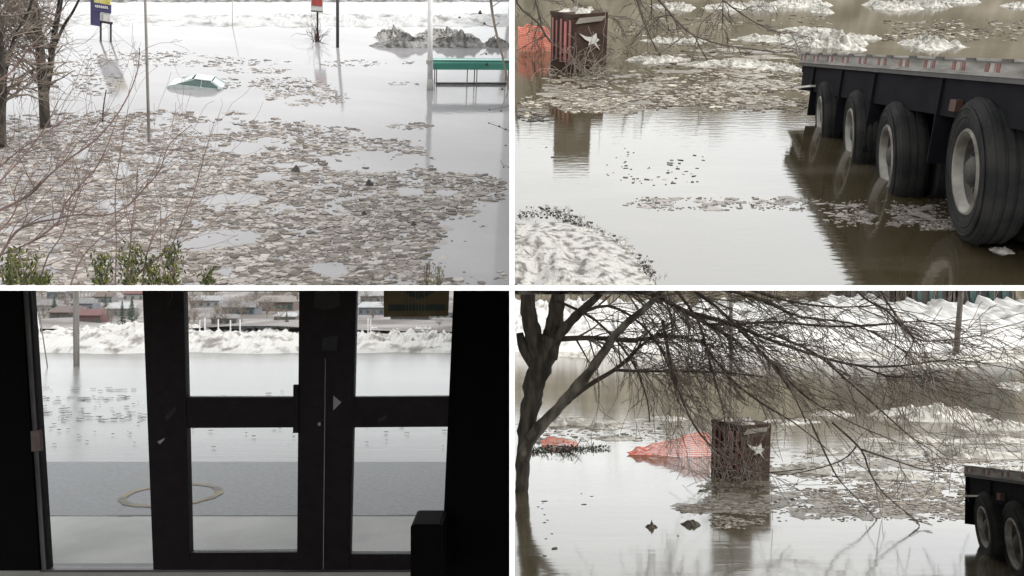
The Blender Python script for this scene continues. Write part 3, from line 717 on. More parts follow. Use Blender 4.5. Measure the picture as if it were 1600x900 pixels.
# --- floes
for (x, y, wd, h, lab) in ((1058,12,58,11,'white floe under the hanging twigs'),(1140,12,66,10,'pale floe between the twigs and the big rubble floe'),(1188,12,40,13,'lumpy white floe at the mouth of the lane'),
      (1240,7,100,14,'long rubbly white floe over the trailer tail'),(1280,17,36,9,'small floe beside the long rubbly floe'),(1400,11,80,13,'flat white floe over the trailer deck'),
      (1452,8,44,14,'peaked white floe beside the flat one over the deck'),(1500,2,60,8,'thin floe at the far reach of the lane'),(1292,68,130,24,'biggest white ice rubble floe just behind the trailer tail'),
      (1448,71,86,15,'low white floe showing over the middle of the deck'),(1060,65,90,7,'thin white floe beside the brown pillar'),(1030,95,90,10,'white floe with a dark edge right of the pillar'),
      (1140,101,130,9,'long thin floe in the brown slush'),(1225,108,60,9,'thin white floe close to the trailer tail'),(1590,10,50,7,'pale floe at the edge over the deck'),(1340,60,70,8,'flat grey floe over the trailer rail'),
      (1270,48,90,7,'dull grey floe between the white ones'),(1215,62,120,9,'long dull floe reaching the twigs')):
    floe(pl, x, y, wd, h, M['ice'], lab, 'ice floes on the flooded lane', thick=.45)
def field(n, boxes, R, smin, smax, lim):
    sp = []
    while len(sp) < n:
        x0, y0, x1, y1, k = R.choice(boxes); x, y = R.uniform(x0, x1), R.uniform(y0, y1)
        e = min((x-x0)/(x1-x0), (x1-x)/(x1-x0))*4; f = min((y-y0)/(y1-y0), (y1-y)/(y1-y0))*4
        if R.random() < k*min(1, e+.4)*min(1, f+.3) and nz(x*.02, y*.09, 5)+.5*nz(x*.07,y*.3,2) > -.25:
            s_ = R.uniform(smin, smax)*R.choice((.6,.8,1,1.6))
            if lim[0] < x-s_*.6 and x+s_*.6 < lim[1]: sp.append((x, y, s_, R.uniform(.3,.8)))
    return sp
R = random.Random(51)
chips('ice_debris', pl, field(4200, [(940,108,1262,176,1),(1000,118,1262,170,1),(880,135,1010,178,.9),(1000,60,1260,112,.5),(1380,30,1610,66,.5),(810,150,860,185,.15),(960,20,1300,60,.25)], R, 3.5, 9.5, (806,1640)),
      M['chip_brown'], 'belt of brown ice slush and litter behind the trailer', .0015)
chips('slush', pl, field(260, [(960,108,1262,172,1),(1010,60,1260,112,.5),(880,140,1010,176,.8)], R, 16, 50, (806,1640)), M['slush_brown'], 'brown slush sheets behind the trailer', .0004, .01)
chips('slush', pl, field(110, [(960,309,1290,330,.8),(1290,314,1480,350,1)], R, 8, 26, (806,1640)), M['slush'], 'thin grey slush streak running to the trailer wheels', .0003, .005)
chips('ice_debris', pl, field(1300, [(960,308,1290,330,.8),(1290,312,1480,355,1),(1330,320,1440,350,1),(1440,340,1500,360,.6),(940,250,1090,285,.04)], R, 2, 7, (806,1640)), M['chip'], 'thin line of ice crumbs drifting past the trailer wheels', .0008)
chips('litter', pl, field(160, [(806,170,860,190,.8),(850,205,1000,260,.1),(950,240,1110,290,.3)], R, 3, 8, (806,1640)), M['chip_black'], 'dark twig litter scattered on the bright water', .001)
u = pl.u(396)
tag(blob(18*u,14*u,5*u,3.3,7,28,.3,flat=.4).build('ice_chunk', M['ice'], mw=pl.frame(1565,392,flat=True)), 'grey ice chunk beside the big front wheel', 'ice chunk')
u = pl.u(395)
R = random.Random(57)
chips('slush', pl, field(90, [(850,112,960,172,1)], R, 14, 40, (806,1640)), M['slush_brown'], 'brown slush gathered at the foot of the lane pillar', .0004, .01)
chips('ice_debris', pl, field(420, [(850,110,965,178,1)], R, 3, 8, (806,1640)), M['chip_brown'], 'brown litter gathered at the foot of the lane pillar', .0015, .2)
q = MB()
for i in range(46):
    px_, row_ = R.uniform(868,940), R.uniform(105,125); c = pl.pt(px_, row_); u = pl.u(row_, px_)
    grow(q, c, (R.gauss(0,.6),R.gauss(-.5,.4),.9), R.uniform(20,75)*u, .7*u, 1, R, droop=.12, spread=.5, kids=2, minr=.4*u, xlim=XR)
tag(q.build('dry_brush', M['twig_pale']), 'pale dry brush around the foot of the lane pillar', 'brush')
# --- dirty snow heap at the near corner
fr = pl.frame(820, 432, flat=True); u = pl.u(432); k = pl.H/pl.y(432)
b = blob(205*u, 113*u/k, 19*u, 4.2, 18, 80, .18, flat=.4, rub=.4); inv2 = fr.inverted(); vs = []
for v in b.v:
    wv = fr @ Vector(v); wv.x = max(wv.x, T+.0012); wv.y = max(wv.y, 2.45); wv.z = max(wv.z, CZ-.02)
    vs.append(tuple(inv2 @ wv))
b.v = vs; tag(b.build('snow_heap', M['snow_mini'], mw=fr, smooth=True), 'heap of dirty melting snow at the water edge opposite the trailer', 'snow heap')
R = random.Random(61); sp = []
edge = [(806,338),(850,330),(885,338),(905,352),(925,362),(955,378),(978,395),(1000,412),(1022,436)]
for i in range(330):
    k_ = R.randrange(len(edge)-1); f = R.random(); a, b_ = edge[k_], edge[k_+1]
    sp.append((max(812, a[0]+(b_[0]-a[0])*f+R.gauss(0,7)), a[1]+(b_[1]-a[1])*f+R.gauss(0,4.5), R.choice((1.2,1.8,2.4,3.2,6)), R.uniform(.4,1)))
chips('dead_grass', pl, sp, M['chip_black'], 'black grass and gravel along the edge of the dirty snow', .0014, .35)
q = MB()
for i in range(230):
    k_ = R.randrange(len(edge)-1); f = R.random(); a, b_ = edge[k_], edge[k_+1]
    x, y = max(812, a[0]+(b_[0]-a[0])*f+R.gauss(0,8)), a[1]+(b_[1]-a[1])*f+R.gauss(0,5); c = pl.pt(x, y)
    for j in range(3): grow(q, c, (R.gauss(0,.9), R.gauss(0,.5)-.3, .7), R.uniform(3,9)*pl.u(y,x), .0006, 0, R, droop=.1, segs=3, sides=3, minr=.0004, xlim=XR)
tag(q.build('dead_grass', M['bark']), 'tangled dead grass blades along the dirty snow edge', kind='stuff')
# --- hanging twigs of the big tree
R = random.Random(71)
px_shrub('bare_branch', 'long thin twigs hanging in over the strapped pillar and the floes', 'branch', [
    ([(812,-40),(808,5),(840,35),(860,65),(885,78),(910,84),(945,95),(985,96),(1030,83),(1070,55)],6.4,6.9,1.8,.8),
    ([(985,-30),(995,0),(1010,45),(1030,85),(1045,108)],6.4,6.9,1.5,.7), ([(1005,-30),(1030,0),(1060,35),(1085,55),(1130,70),(1200,80),(1240,90)],6.4,6.9,2.2,.7),
    ([(1085,55),(1100,85),(1120,115),(1145,135),(1175,165)],6.4,6.9,1.2,.7), ([(1110,-30),(1130,0),(1180,35),(1215,50),(1235,52)],6.4,6.9,1.6,.7),
    ([(1130,0),(1128,45)],6.4,6.9,1,.6), ([(1018,-30),(1018,28)],6.4,6.9,1.2,.6), ([(830,-30),(842,25),(850,55)],6.4,6.9,1.2,.6), ([(880,-30),(905,20),(925,60),(950,100)],6.4,6.9,1.0,.5),
    ([(905,80),(905,110),(895,130)],6.4,6.9,.8,.5), ([(860,-30),(900,5),(960,30)],6.4,6.9,1.2,.6)], R, M['twig'], 13, .36, droop=.10, lev=2, mr=.0022, xlim=XR)
# --- unseen bank, added past the lane end to mirror brown in the water
q = MB(); vs = []; nx, ny = 70, 10
for j in range(ny+1):
    for i in range(nx+1):
        px = 803.8+1080*i/nx; c = pl.pt(px, -17); x = c.x; h = j/ny*(2.6+.6*nz(x*.6, 3)+.3*nz(x*2.1, 8))
        if i == 0: c.x = T+.002
        vs.append(c - pl.n*.02 + pl.n*h + Vector((0, .5*h+.12*nz(x*2, h*3), .2*h)))
q.add(vs, [(j*(nx+1)+i, j*(nx+1)+i+1, (j+1)*(nx+1)+i+1, (j+1)*(nx+1)+i) for j in range(ny) for i in range(nx)])
tag(q.build('mirror_bank', mat('mirror_bank_brown', (.14,.122,.09), (.27,.24,.185), 3, .95, .6, 9)), 'unseen brown bank added past the flooded lane to tint its reflection', kind='structure')

# =================================================================== 3. STREET SEEN THROUGH THE DOOR
pl = ROAD
da, db = 4.657, -.1545
def DP(px, py, off=0):                       # a point on the leaning door plane
    y = da/(1-db*(450-py)/F); v = P(px, py, y); v.y += off; return v
def slab(p, pts, t=.06, off=0): p.prism([DP(a, b, off) for a, b in pts], (0, t, 0))
TOP = 440
en = thing('entrance_door', 'dark brown glazed double door seen from the unlit lobby', 'door', Matrix.Identity(4))
def dpart(name, quads, m, t=.06, off=0, parent=None):
    q = MB()
    for pts in quads: slab(q, pts, t, off)
    return q.build(name, m, parent or en)
dl = bpy.data.objects.new('door_leaf', None); S.collection.objects.link(dl); dl.parent = en
dr = bpy.data.objects.new('door_leaf', None); S.collection.objects.link(dr); dr.parent = en
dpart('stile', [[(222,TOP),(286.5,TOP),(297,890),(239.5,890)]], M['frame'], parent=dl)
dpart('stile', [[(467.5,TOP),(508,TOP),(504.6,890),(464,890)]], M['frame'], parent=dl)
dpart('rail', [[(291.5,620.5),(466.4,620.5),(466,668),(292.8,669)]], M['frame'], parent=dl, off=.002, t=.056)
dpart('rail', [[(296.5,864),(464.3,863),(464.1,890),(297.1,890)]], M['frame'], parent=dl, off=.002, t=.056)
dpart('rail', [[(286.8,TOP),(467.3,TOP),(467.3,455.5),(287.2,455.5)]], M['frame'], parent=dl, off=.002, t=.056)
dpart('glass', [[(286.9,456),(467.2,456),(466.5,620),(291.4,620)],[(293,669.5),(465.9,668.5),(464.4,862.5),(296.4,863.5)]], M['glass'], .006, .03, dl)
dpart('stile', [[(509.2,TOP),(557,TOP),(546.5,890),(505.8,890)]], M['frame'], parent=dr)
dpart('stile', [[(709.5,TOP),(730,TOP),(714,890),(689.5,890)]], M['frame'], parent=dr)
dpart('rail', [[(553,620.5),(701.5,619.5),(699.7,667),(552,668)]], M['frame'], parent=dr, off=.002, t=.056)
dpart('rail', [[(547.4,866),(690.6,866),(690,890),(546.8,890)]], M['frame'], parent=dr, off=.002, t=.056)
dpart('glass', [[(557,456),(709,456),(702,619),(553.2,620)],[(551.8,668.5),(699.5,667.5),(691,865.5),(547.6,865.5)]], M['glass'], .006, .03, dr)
dpart('gap_strip', [[(508.2,560),(509.0,560),(505.6,889),(504.8,889)]], M['arrow'], .02, -.004)
dpart('push_plate', [[(459,601),(467,601),(466.5,676),(458.5,676)]], M['frame'], .03, -.012, dl)
dpart('sticker_arrow', [[(521,618),(533.5,628.5),(521,641)]], M['arrow'], .003, -.004, dr)
R = random.Random(81)
for pts, mm in (([(257,652),(274,635),(276,640),(262,658)],'smear'), ([(246,690),(258,684),(256,688),(250,694)],'arrow'), ([(497,660),(501,660),(501,665),(497,665)],'arrow'),
            ([(492,455),(530,455),(532,478),(512,484),(490,480)],'smear'), ([(505,528),(528,524),(526,548),(503,548)],'smear'), ([(590,655),(606,648),(602,656),(592,660)],'smear')):
    dpart('paper_scrap', [pts], M[mm] if mm != 'smear' else mat('scuff',(.008,.007,.008),(.014,.013,.014),20), .002, -.003)
q = MB()
for i in range(70):
    x, y = R.choice(((R.uniform(236,290),R.uniform(600,760)),(R.uniform(290,460),R.uniform(622,666)),(R.uniform(470,545),R.uniform(600,700)),(R.uniform(556,695),R.uniform(622,666)),(R.uniform(560,680),R.uniform(868,888))))
    a = R.uniform(.5,1.8); slab(q, [(x,y),(x+a,y-.4*a),(x+a*.8,y+a*.7)], .0015, -.0025)
tag(q.build('paint_fleck', M['smear'], en), kind='stuff')
# frame sides, sidelight, strip
dpart('jamb', [[(-60,TOP),(34.5,TOP),(64.5,890),(-60,890)]], M['lobby_shade'], .12, -.02)
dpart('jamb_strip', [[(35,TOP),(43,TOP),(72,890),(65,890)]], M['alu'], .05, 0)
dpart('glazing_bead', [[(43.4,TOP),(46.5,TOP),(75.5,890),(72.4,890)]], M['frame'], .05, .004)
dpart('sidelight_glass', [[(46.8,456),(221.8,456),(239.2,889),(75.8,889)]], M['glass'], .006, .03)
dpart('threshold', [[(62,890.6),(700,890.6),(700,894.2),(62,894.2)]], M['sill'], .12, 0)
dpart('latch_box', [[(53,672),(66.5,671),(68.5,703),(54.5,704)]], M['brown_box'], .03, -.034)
# sticker
st = thing('window_sticker', 'gold poster with a dark green band stuck to the right hand door glass', 'sticker', Matrix.Identity(4))
def spart(name, quads, m, t, off):
    q = MB()
    for pts in quads: slab(q, pts, t, off)
    q.build(name, m, st)
spart('gold_sheet', [[(598.5,TOP),(702,TOP),(700,494),(598.5,495.5)]], M['gold'], .002, .024)
spart('green_band', [[(606,476),(696,475.5),(695,485.5),(606,486)]], M['gold_green'], .002, .0215)
spart('dark_ornament', [[(628,455),(680,455),(668,462),(655,468),(640,463)]], M['gold_green'], .002, .0215)
for k_, x in enumerate((633,637,642,648,652,657,661.5)):
    spart('pale_line', [[(x,452+(k_%3)*6),(x+.9,452+(k_%3)*6),(x+1.6+(k_-3)*.3,494-(k_*5)%9),(x+.8+(k_-3)*.3,494-(k_*5)%9)]], M['gold_line'], .001, .0195)
# lobby walls and floor
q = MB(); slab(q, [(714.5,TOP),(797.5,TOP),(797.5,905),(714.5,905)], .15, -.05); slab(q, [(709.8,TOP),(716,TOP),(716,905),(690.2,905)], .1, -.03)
o = q.build('lobby_wall', M['lobby_shade']); tag(o, 'lobby wall beside the door, coloured black for the unlit room', kind='structure')
q = MB(); q.box((-2.6,4.86-1.45,zr-.03),(4.0,2.9,.05)); tag(q.build('lobby_floor', M['lobby_shade']), 'lobby floor at the doorstep, coloured black for the unlit room', kind='structure')
yb = 4.5; u = yb/F; q = MB()
w0, w1, z0, z1 = 641.5, 692, 819, 905
pts = [(w0,z1),(w0,z0+5),(w0+1.5,z0+1.5),(w0+6,z0),(w1-6,z0),(w1,z0+2),(w1,z1)]
q.prism([P(a,b,yb) for a,b in pts], (0,.28,0)); bn = q.build('litter_bin', M['lobby_shade'])
tag(bn, 'black round cornered bin standing before the right door leaf', 'bin')
# street
q = MB(); q.box((-6.02-T, (4.98+6.12)/2, zr-.05), (12, 6.12-4.98, .10)); sw = q.build('sidewalk', M['side']); tag(sw, 'pale wet concrete pavement outside the door', kind='structure')
q = MB(); q.box((-6.02-T, (6.15+8.09)/2, zr-.06), (12, 8.09-6.15, .10)); tag(q.build('road', M['asphalt']), 'wet grey asphalt road ending in the flood', kind='structure')
q = MB(); R = random.Random(83)
for i in range(60):
    x0 = -6.2+i*.1035; q.box((x0, 6.135+.03*nz(i*.16)+.012*nz(i*.9,2), zr-.012+.005*nz(i*.4,3)), (.1035,.05+.03*nz(i*.7,5),.022))
tag(q.build('kerb', M['curb']), 'ragged kerb line between pavement and road, dark with painted edge shadow', kind='structure')  # the strip's dark colour holds the shadow along the road edge
c = pl.pt(268.5, 771.5); q = MB(); n = 64; vs = []
rx = 76*pl.u(771.5); ry = (pl.y(753)-pl.y(791))/2*.98
for i in range(n):
    a = 2*math.pi*i/n
    wv = 1+.05*nz(i*.4); 
    for r_ in (1.0*wv, .85*wv): vs.append((c.x+math.cos(a)*rx*r_, c.y+math.sin(a)*ry*r_, zr-.006))
fs = [(2*i+1, 2*i, (2*i+2)%(2*n), (2*i+3)%(2*n)) for i in range(n) if not (abs(i-18) < 2)]
q.add(vs, fs); tag(q.build('road_marking', M['road_paint']), 'worn yellow and white painted ring on the road', kind='structure')
# poles in the water
def lvl_pole(name, pl, px, rb, rt, wpx, m, label, lean=0, n=9):
    return pole(name, pl, px, rb, rt, wpx, m, label, 'pole', .3, n, lean, .95)
lvl_pole('utility_pole', pl, 119.5, 571, 420, 9, M['pole_grey'], 'stout wooden pole in the flood outside the sidelight', -1)
lvl_pole('leaning_stake', pl, 74, 572, 480, 1.8, M['pole_grey'], 'thin leaning stake beside the wooden pole', -14)
lvl_pole('leaning_stake', pl, 66, 545, 486, 1.6, M['white_pole'], 'pale thin stake tilted against the leaning stake', -9)
# far bank
def bank(name, pl, x0, x1, y0, depth, h, m, seed, label, zbase, nx=260, ny=12, hm=None, steep=3.2, fine=.26):
    q = MB(); vs = []
    for j in range(ny+1):
        t = j/ny
        for i in range(nx+1):
            x = x0+(x1-x0)*i/nx; yy = y0+depth*t + .5*nz(x*.5+seed, t)*(1-t)
            prof = min(1, t*steep)**.8
            hh = h*prof*(.86+.16*nz(x*.35+seed, t*1.5)+.26*nz(x*1.9, t*5+seed)+fine*nz(x*5.5, t*9+seed)+fine*.8*nz(x*13, t*17+seed))
            if hm: hh *= hm(x)
            vs.append((x, yy, zbase+(hh if j else -.1)))
    w_ = nx+1; q.add(vs, [(j*w_+i, j*w_+i+1, (j+1)*w_+i+1, (j+1)*w_+i) for j in range(ny) for i in range(nx)])
    return tag(q.build(name, m), label, kind='structure')
bank('snow_bank', pl, -18, -.05, 21.6, 4.5, .52, M['snow_bank'], 5, 'long bank of dirty broken river ice across the street flood', zr-.03, 520, 16,
     hm=lambda x: .92+.42*math.exp(-((x+11.3)/1.5)**2))
def hz(y): 
    row = 514-(y-24.5)/46*66; return CZ+(450-row)/F*y
q = MB(); vs = []; nx, ny = 60, 24
for j in range(ny+1):
    yy = 24.5+60*j/ny
    for i in range(nx+1): 
        x = -75*(1-i/nx)-.02; vs.append((x, yy, hz(yy)+.25*nz(x*.2, yy*.2)))
q.add(vs, [(j*(nx+1)+i, j*(nx+1)+i+1, (j+1)*(nx+1)+i+1, (j+1)*(nx+1)+i) for j in range(ny) for i in range(nx)])
tag(q.build('hill', M['hill']), 'brushy hillside rising past the ice bank', kind='structure')
wall_c = {}
def house(px, y, wpx, hpx, wc, rc, label, flat=False, dep=None):
    u = y/F; W = wpx*u; Hh = hpx*u; Dp = dep or W*.7; x = (px-800)*u
    t = thing('house', label, 'house', Matrix.Translation((x, y, hz(y)-.1)), 'houses on the far hillside')
    for c in (wc, rc):
        if c not in wall_c: wall_c[c] = mat('house_paint_hazed', c, tuple(v*.8 for v in c), 4, .8)
    q = MB(); q.box((0,Dp/2,Hh*.31),(W,Dp,Hh*.62+.1)); q.build('wall', wall_c[wc], t)
    q = MB()
    if flat: q.box((0,Dp/2,Hh*.7),(W*1.06,Dp*1.06,Hh*.12))
    else: q.prism([(-W*.56,-.06*W,Hh*.63),(W*.56,-.06*W,Hh*.63),(W*.42,Dp*.5,Hh*1.0),(-W*.42,Dp*.5,Hh*1.0)], (0,0,.04)); q.prism([(-W*.5,Dp*.02,Hh*.62),(W*.5,Dp*.02,Hh*.62),(W*.4,Dp*.5,Hh*.98),(-W*.4,Dp*.5,Hh*.98)][::-1],(0,Dp*.5,0))
    q.build('roof', wall_c[rc], t)
    nwin = max(2, int(wpx/9))
    for i in range(nwin):
        q = MB(); q.box((W*(-.4+.8*i/(nwin-1)), -.01, Hh*.36), (W*.09,.05,Hh*.2)); q.build('window', M['car_glass'], t)
    return t
red, brk, wht, gry, blu, tan_, snw = (.10,.05,.048), (.10,.075,.066), (.21,.205,.205), (.135,.13,.13), (.12,.122,.14), (.155,.14,.125), (.27,.27,.27)  # haze put into the house colours, toned down to grey brown
for h in ((137,30,40,26,red,red,'low red building right behind the ice bank by the wooden pole'),(100,33,46,26,brk,brk,'brown brick house beside the low red building'),
          (186,38,38,24,gry,snw,'grey house with a snowy roof over the dark spruce'),(128,44,34,22,blu,gry,'bluish house over the red building'),(72,42,36,22,wht,gry,'white house seen over the leaning stakes'),
          (160,52,30,20,gry,brk,'grey house with a brown roof high over the ice bank'),(208,56,30,18,wht,red,'white house with a red roof beside the door stile'),(88,58,30,18,blu,snw,'blue grey house with snow on its roof'),
          (320,48,44,20,wht,wht,'white house up the hill seen in the left door glass'),(372,40,52,22,blu,gry,'long blue grey house in the left door glass'),(430,44,56,26,brk,tan_,'brown house at the edge of the left door glass'),
          (350,31,40,16,tan_,gry,'low tan shed behind the ice bank in the left door glass'),(445,33,34,16,brk,snw,'small brown house behind the ice bank with a white roof'),
          (580,40,40,22,blu,snw,'blue grey house left of the gold poster'),(640,34,60,16,brk,snw,'low house under the gold poster'),(690,36,40,18,wht,gry,'white house at the corner under the gold poster'),(585,52,44,22,gry,wht,'pale grey house high up left of the gold poster')):
    house(*h)
# hillside trees
def bare_mesh(seed, h):
    q = MB(); R = random.Random(seed)
    grow(q, Vector((0,0,-.2)), (0,0,1), h*.55, h*.02, 0, R, wob=.06, sides=5, minr=h*.012)
    for i in range(16):
        grow(q, Vector((R.gauss(0,.02)*h,R.gauss(0,.02)*h,h*R.uniform(.18,.5))), (R.gauss(0,.7),R.gauss(0,.5),1), h*R.uniform(.3,.55), h*.010, 2, R, spread=.6, kids=3, segs=3, minr=h*.0045)
    return q
protos = [bare_mesh(s_, 1.0) for s_ in (1,2,3)]
meshes = []
for q in protos:
    o = q.build('bare_tree', M['twig_grey']); meshes.append(o.data); bpy.data.objects.remove(o)
R = random.Random(91)
for i in range(110):
    px_ = R.choice((R.uniform(48,222),R.uniform(286,466),R.uniform(286,466),R.uniform(556,708))); yy = R.uniform(28, 66)
    if 600 < px_ and R.random() < .4: continue
    o = bpy.data.objects.new('bare_tree', R.choice(meshes)); S.collection.objects.link(o)
    h = R.uniform(14,30)*yy/F; o.location = ((px_-800)/F*yy, yy, hz(yy)-.05); o.scale = (h*1.2,h*1.2,h); o.rotation_euler = (0,0,R.uniform(0,6))
    tag(o, 'bare leafless tree among the houses on the far hillside', 'tree', 'bare trees on the far hillside')
def conifer_mesh(seed):
    lf = MB(); R = random.Random(seed)
    for i in range(520):
        t = R.random()**.7; a = R.uniform(0,6.28); r = .23*(1-t)*R.uniform(.3,1)+.01; c = Vector((math.cos(a)*r, math.sin(a)*r, .08+.92*t))
        dv = Vector((math.cos(a), math.sin(a), -.35+R.gauss(0,.2))).normalized(); sv = dv.cross(Vector((0,0,1))).normalized()
        L = R.uniform(.05,.1)*(1.15-t); lf.add([c-sv*L*.35, c+dv*L, c+sv*L*.35, c-dv*L*.2+Vector((0,0,.02))], [(0,1,2,3)])
    return lf
for (px_, yy, h, lab) in ((191,29,42,'dark pointed spruce standing on the ice bank left of the door stile'),(206,31,46,'second spruce tight against the door stile'),(85,36,40,'bushy spruce over the leaning stakes'),
                       (448,30,24,'small spruce at the edge of the left door glass'),(165,40,36,'slim spruce beyond the red building')):
    t = thing('spruce_tree', lab, 'tree', Matrix.Translation(((px_-800)/F*yy, yy, hz(yy)-.1)) @ Matrix.Scale(h*yy/F, 4), 'spruces on the far hillside')
    conifer_mesh(px_).build('crown', M['leaf_dark'], t); q = MB(); q.tube([(0,0,-.1),(0,0,.9)],[.025,.008],6); q.build('trunk', M['bark'], t)
# posts and litter on the bank
R = random.Random(93)
for i, (px_, rb, rt) in enumerate(((312,514,500),(320,517,497),(341,514,499),(360,513,500),(375,512,499),(575,510,497),(579,510,499))):
    yy = 24.2; b = P(px_, rb, yy); q = MB(); q.tube([b-Vector((0,0,.2)), P(px_, rt, yy)], .022, 5)
    tag(q.build('fence_post', M['white_pole']), 'pale fence post on the crest of the ice bank', 'post', 'pale posts along the ice bank')
chips('ice_debris', pl, [(R.uniform(60,720), 634+R.gauss(0,9)+ (3 if R.random()<.5 else 0), R.uniform(4,14), R.uniform(.3,.6)) for i in range(150)] +
      [(R.uniform(60,232), R.choice((608,620,645,652))+R.gauss(0,2), R.uniform(6,18), .4) for i in range(60)] + [(R.uniform(60,720), R.uniform(660,700), R.uniform(3,9), .5) for i in range(40)],
      M['chip_pale'], 'scattered thin ice crumbs drifting on the street flood', .003, .03)

# =================================================================== 4. YARD WITH THE BIG TREE
pl = YARD
bank('snow_bank', pl, .05, 38, 33, 12, 2.15, M['snow_yard'], 17, 'high bank of white river ice along the far side of the yard', 0, 320, 16, None, 1.05, .09)
R = random.Random(101)
# dark buildings and wood along the far shore (they mirror in the yard water)
for (px_, wpx, y, h, lab, mm) in ((1545,84,45.6,5.2,'long dark low building past the ice bank at the edge of view',(.022,.022,.024)),(1452,54,45.6,4.4,'dark brown shed past the ice bank beside the black pole',(.05,.04,.035)),
                             (1360,60,45.6,4.6,'grey brown shed past the ice bank left of the black pole',(.075,.065,.058))):
    u = y/F; t = thing('shed', lab, 'building', Matrix.Translation(((px_-800)*u, y, 0)))
    W = wpx*u; q = MB(); q.box((0,1.5,h/2),(W,3,h)); q.build('wall', mat('shed_wall', mm, tuple(v*.6 for v in mm), 3, .8, stretch=(3,3,.2)), t)
    q = MB(); q.prism([(-W*.53,-.3,h),(-W*.53,3.3,h),(-W*.53,1.5,h+1.1)], (W*1.06,0,0)); q.build('roof', M['rail_dark'], t)
    for k_ in (-.3,.05,.3):
        q = MB(); q.box((W*k_,-.02,h*.45),(W*.12,.08,h*.5)); q.build('window', M['car_glass'], t)
def wood(n, ya, yb_, hmin, hmax, xa, xb, label):
    q = MB()
    for i in range(n):
        yy = R.uniform(ya, yb_); x = R.uniform(xa, xb); h = R.uniform(hmin, hmax)
        grow(q, Vector((x,yy,1.2)), (R.gauss(0,.04),R.gauss(0,.04),1), h, .04, 1, R, spread=.4, kids=5, segs=4, sides=4, wob=.06, minr=.009, xlim=(.1,80))
    return tag(q.build('far_wood', M['twig_grey']), label, kind='stuff')
wood(200, 45.2, 46.5, 2.5, 5.0, .4, 38, 'far off leafless wood along the shore behind the ice bank')
q = MB(); vs = []; nx, ny = 120, 12
for j in range(ny+1):
    for i in range(nx+1):
        x = .05+44*i/nx; t = j/ny; top = 5.6+2.4*min(1,max(0,(x-3)/12)) + 1.0*nz(x*.3,2) + .8*nz(x*1.3,7)
        vs.append((x, 46.6+6*t+.8*nz(x*.6,t*5), .3+top*t**.8))
q.add(vs, [(j*(nx+1)+i, j*(nx+1)+i+1, (j+1)*(nx+1)+i+1, (j+1)*(nx+1)+i) for j in range(ny) for i in range(nx)])
tag(q.build('hill', mat('brown_brush', (.085,.072,.047), (.185,.165,.12), .8, .95, .7, 3, stretch=(1.6,1.6,.35))), 'brown brushy slope past the ice bank of the yard', kind='structure')
pole('utility_pole', pl, 1494, 549, 380, 8.5, M['bark'], 'dark brown wooden pole standing before the ice bank', 'pole', .4, 9, 14, .9)
# floes
for (x, y, wd, h, lab) in ((1450,650,150,22,'large jagged white floe in mid channel'),(1300,648,64,9,'thin white floe left of the large jagged one'),(1588,606,50,12,'white floe at the edge under the dark pole'),
    (1568,668,110,13,'flat white floe below the jagged one'),(1500,712,150,17,'bright rubbly floe just over the trailer tail'),(1400,708,110,10,'floe alongside the bright rubbly one'),
    (1300,706,90,8,'slim white floe right of the pillar top'),(1262,735,110,12,'pale floe close beside the pillar foot'),(1380,744,150,11,'long pale floe bordering the brown slush'),(880,661,150,12,'white floe behind the leaning trunk'),
    (945,668,70,8,'thin floe beyond the orange net tip'),(860,688,60,7,'small floe by the mossy branch'),(960,685,80,6,'flat floe behind the orange net'),(1560,735,70,9,'pale floe touching the trailer rail'),
    (1040,655,70,6,'faint floe behind the drooping twigs'),(1240,660,80,7,'faint floe beyond the pillar'),(1420,688,130,8,'low dull floe in mid channel'),(1550,690,120,9,'dull floe over the trailer'),
    (1540,562,110,10,'white shore floe right of the pole foot'),(1450,560,90,7,'white shore floe left of the pole foot'),(1560,545,130,14,'thick shore floe against the bank'),(1350,556,90,8,'shore floe among twig tips'),
    (1240,560,90,9,'shore floe behind the crown'),(920,556,90,10,'shore floe between the limbs'),(1480,572,120,6,'thin outer shore floe'),(1080,562,110,8,'shore floe behind dense twigs')):
    floe(pl, x, y, wd, h, M['ice_big'], lab, 'ice floes on the yard flood', thick=.4)
chips('ice_debris', pl, field(5200, [(1215,755,1520,815,1),(1260,745,1520,805,1),(1060,788,1200,802,.6),(1110,800,1200,826,.4),(1200,700,1600,752,.4),(830,660,1100,690,.25),(1400,675,1600,735,.35)], R, 3, 8.5, (806,1640)),
      M['chip_brown'], 'belt of brown ice slush and litter between pillar and trailer', .0025, .12)
chips('slush', pl, field(330, [(1215,752,1520,812,1),(1060,788,1200,800,.4),(1200,700,1600,750,.5)], R, 16, 50, (806,1640)), M['slush_brown'], 'brown slush sheets between pillar and trailer', .001, .004)
chips('litter', pl, field(90, [(806,770,900,880,.3),(900,770,1200,860,.15),(1060,785,1210,805,1)], R, 3, 9, (806,1640)), M['chip_black'], 'dark bark litter floating in the yard', .002, .1)
for (x, y, a, lab) in ((1018,824,18,'dark drifting stump in open water'),(1080,820,30,'long dark drifting log in open water'),(1239,781,8,'tiny black object adrift beside the slush')):
    u = pl.u(y); b = blob(a*.55*u, a*.5*u, min(a*.3,6)*u, x*.3, 6, 24, .2, flat=.3, rub=.3)
    tag(b.build('drift_log', M['bark'], mw=pl.frame(x, y, flat=True)), lab, 'driftwood')
u = pl.u(746)
pillar(pl.frame(1156, 743), u, 'brown pillar wrapped in red straps standing in the yard flood by the tree twigs')
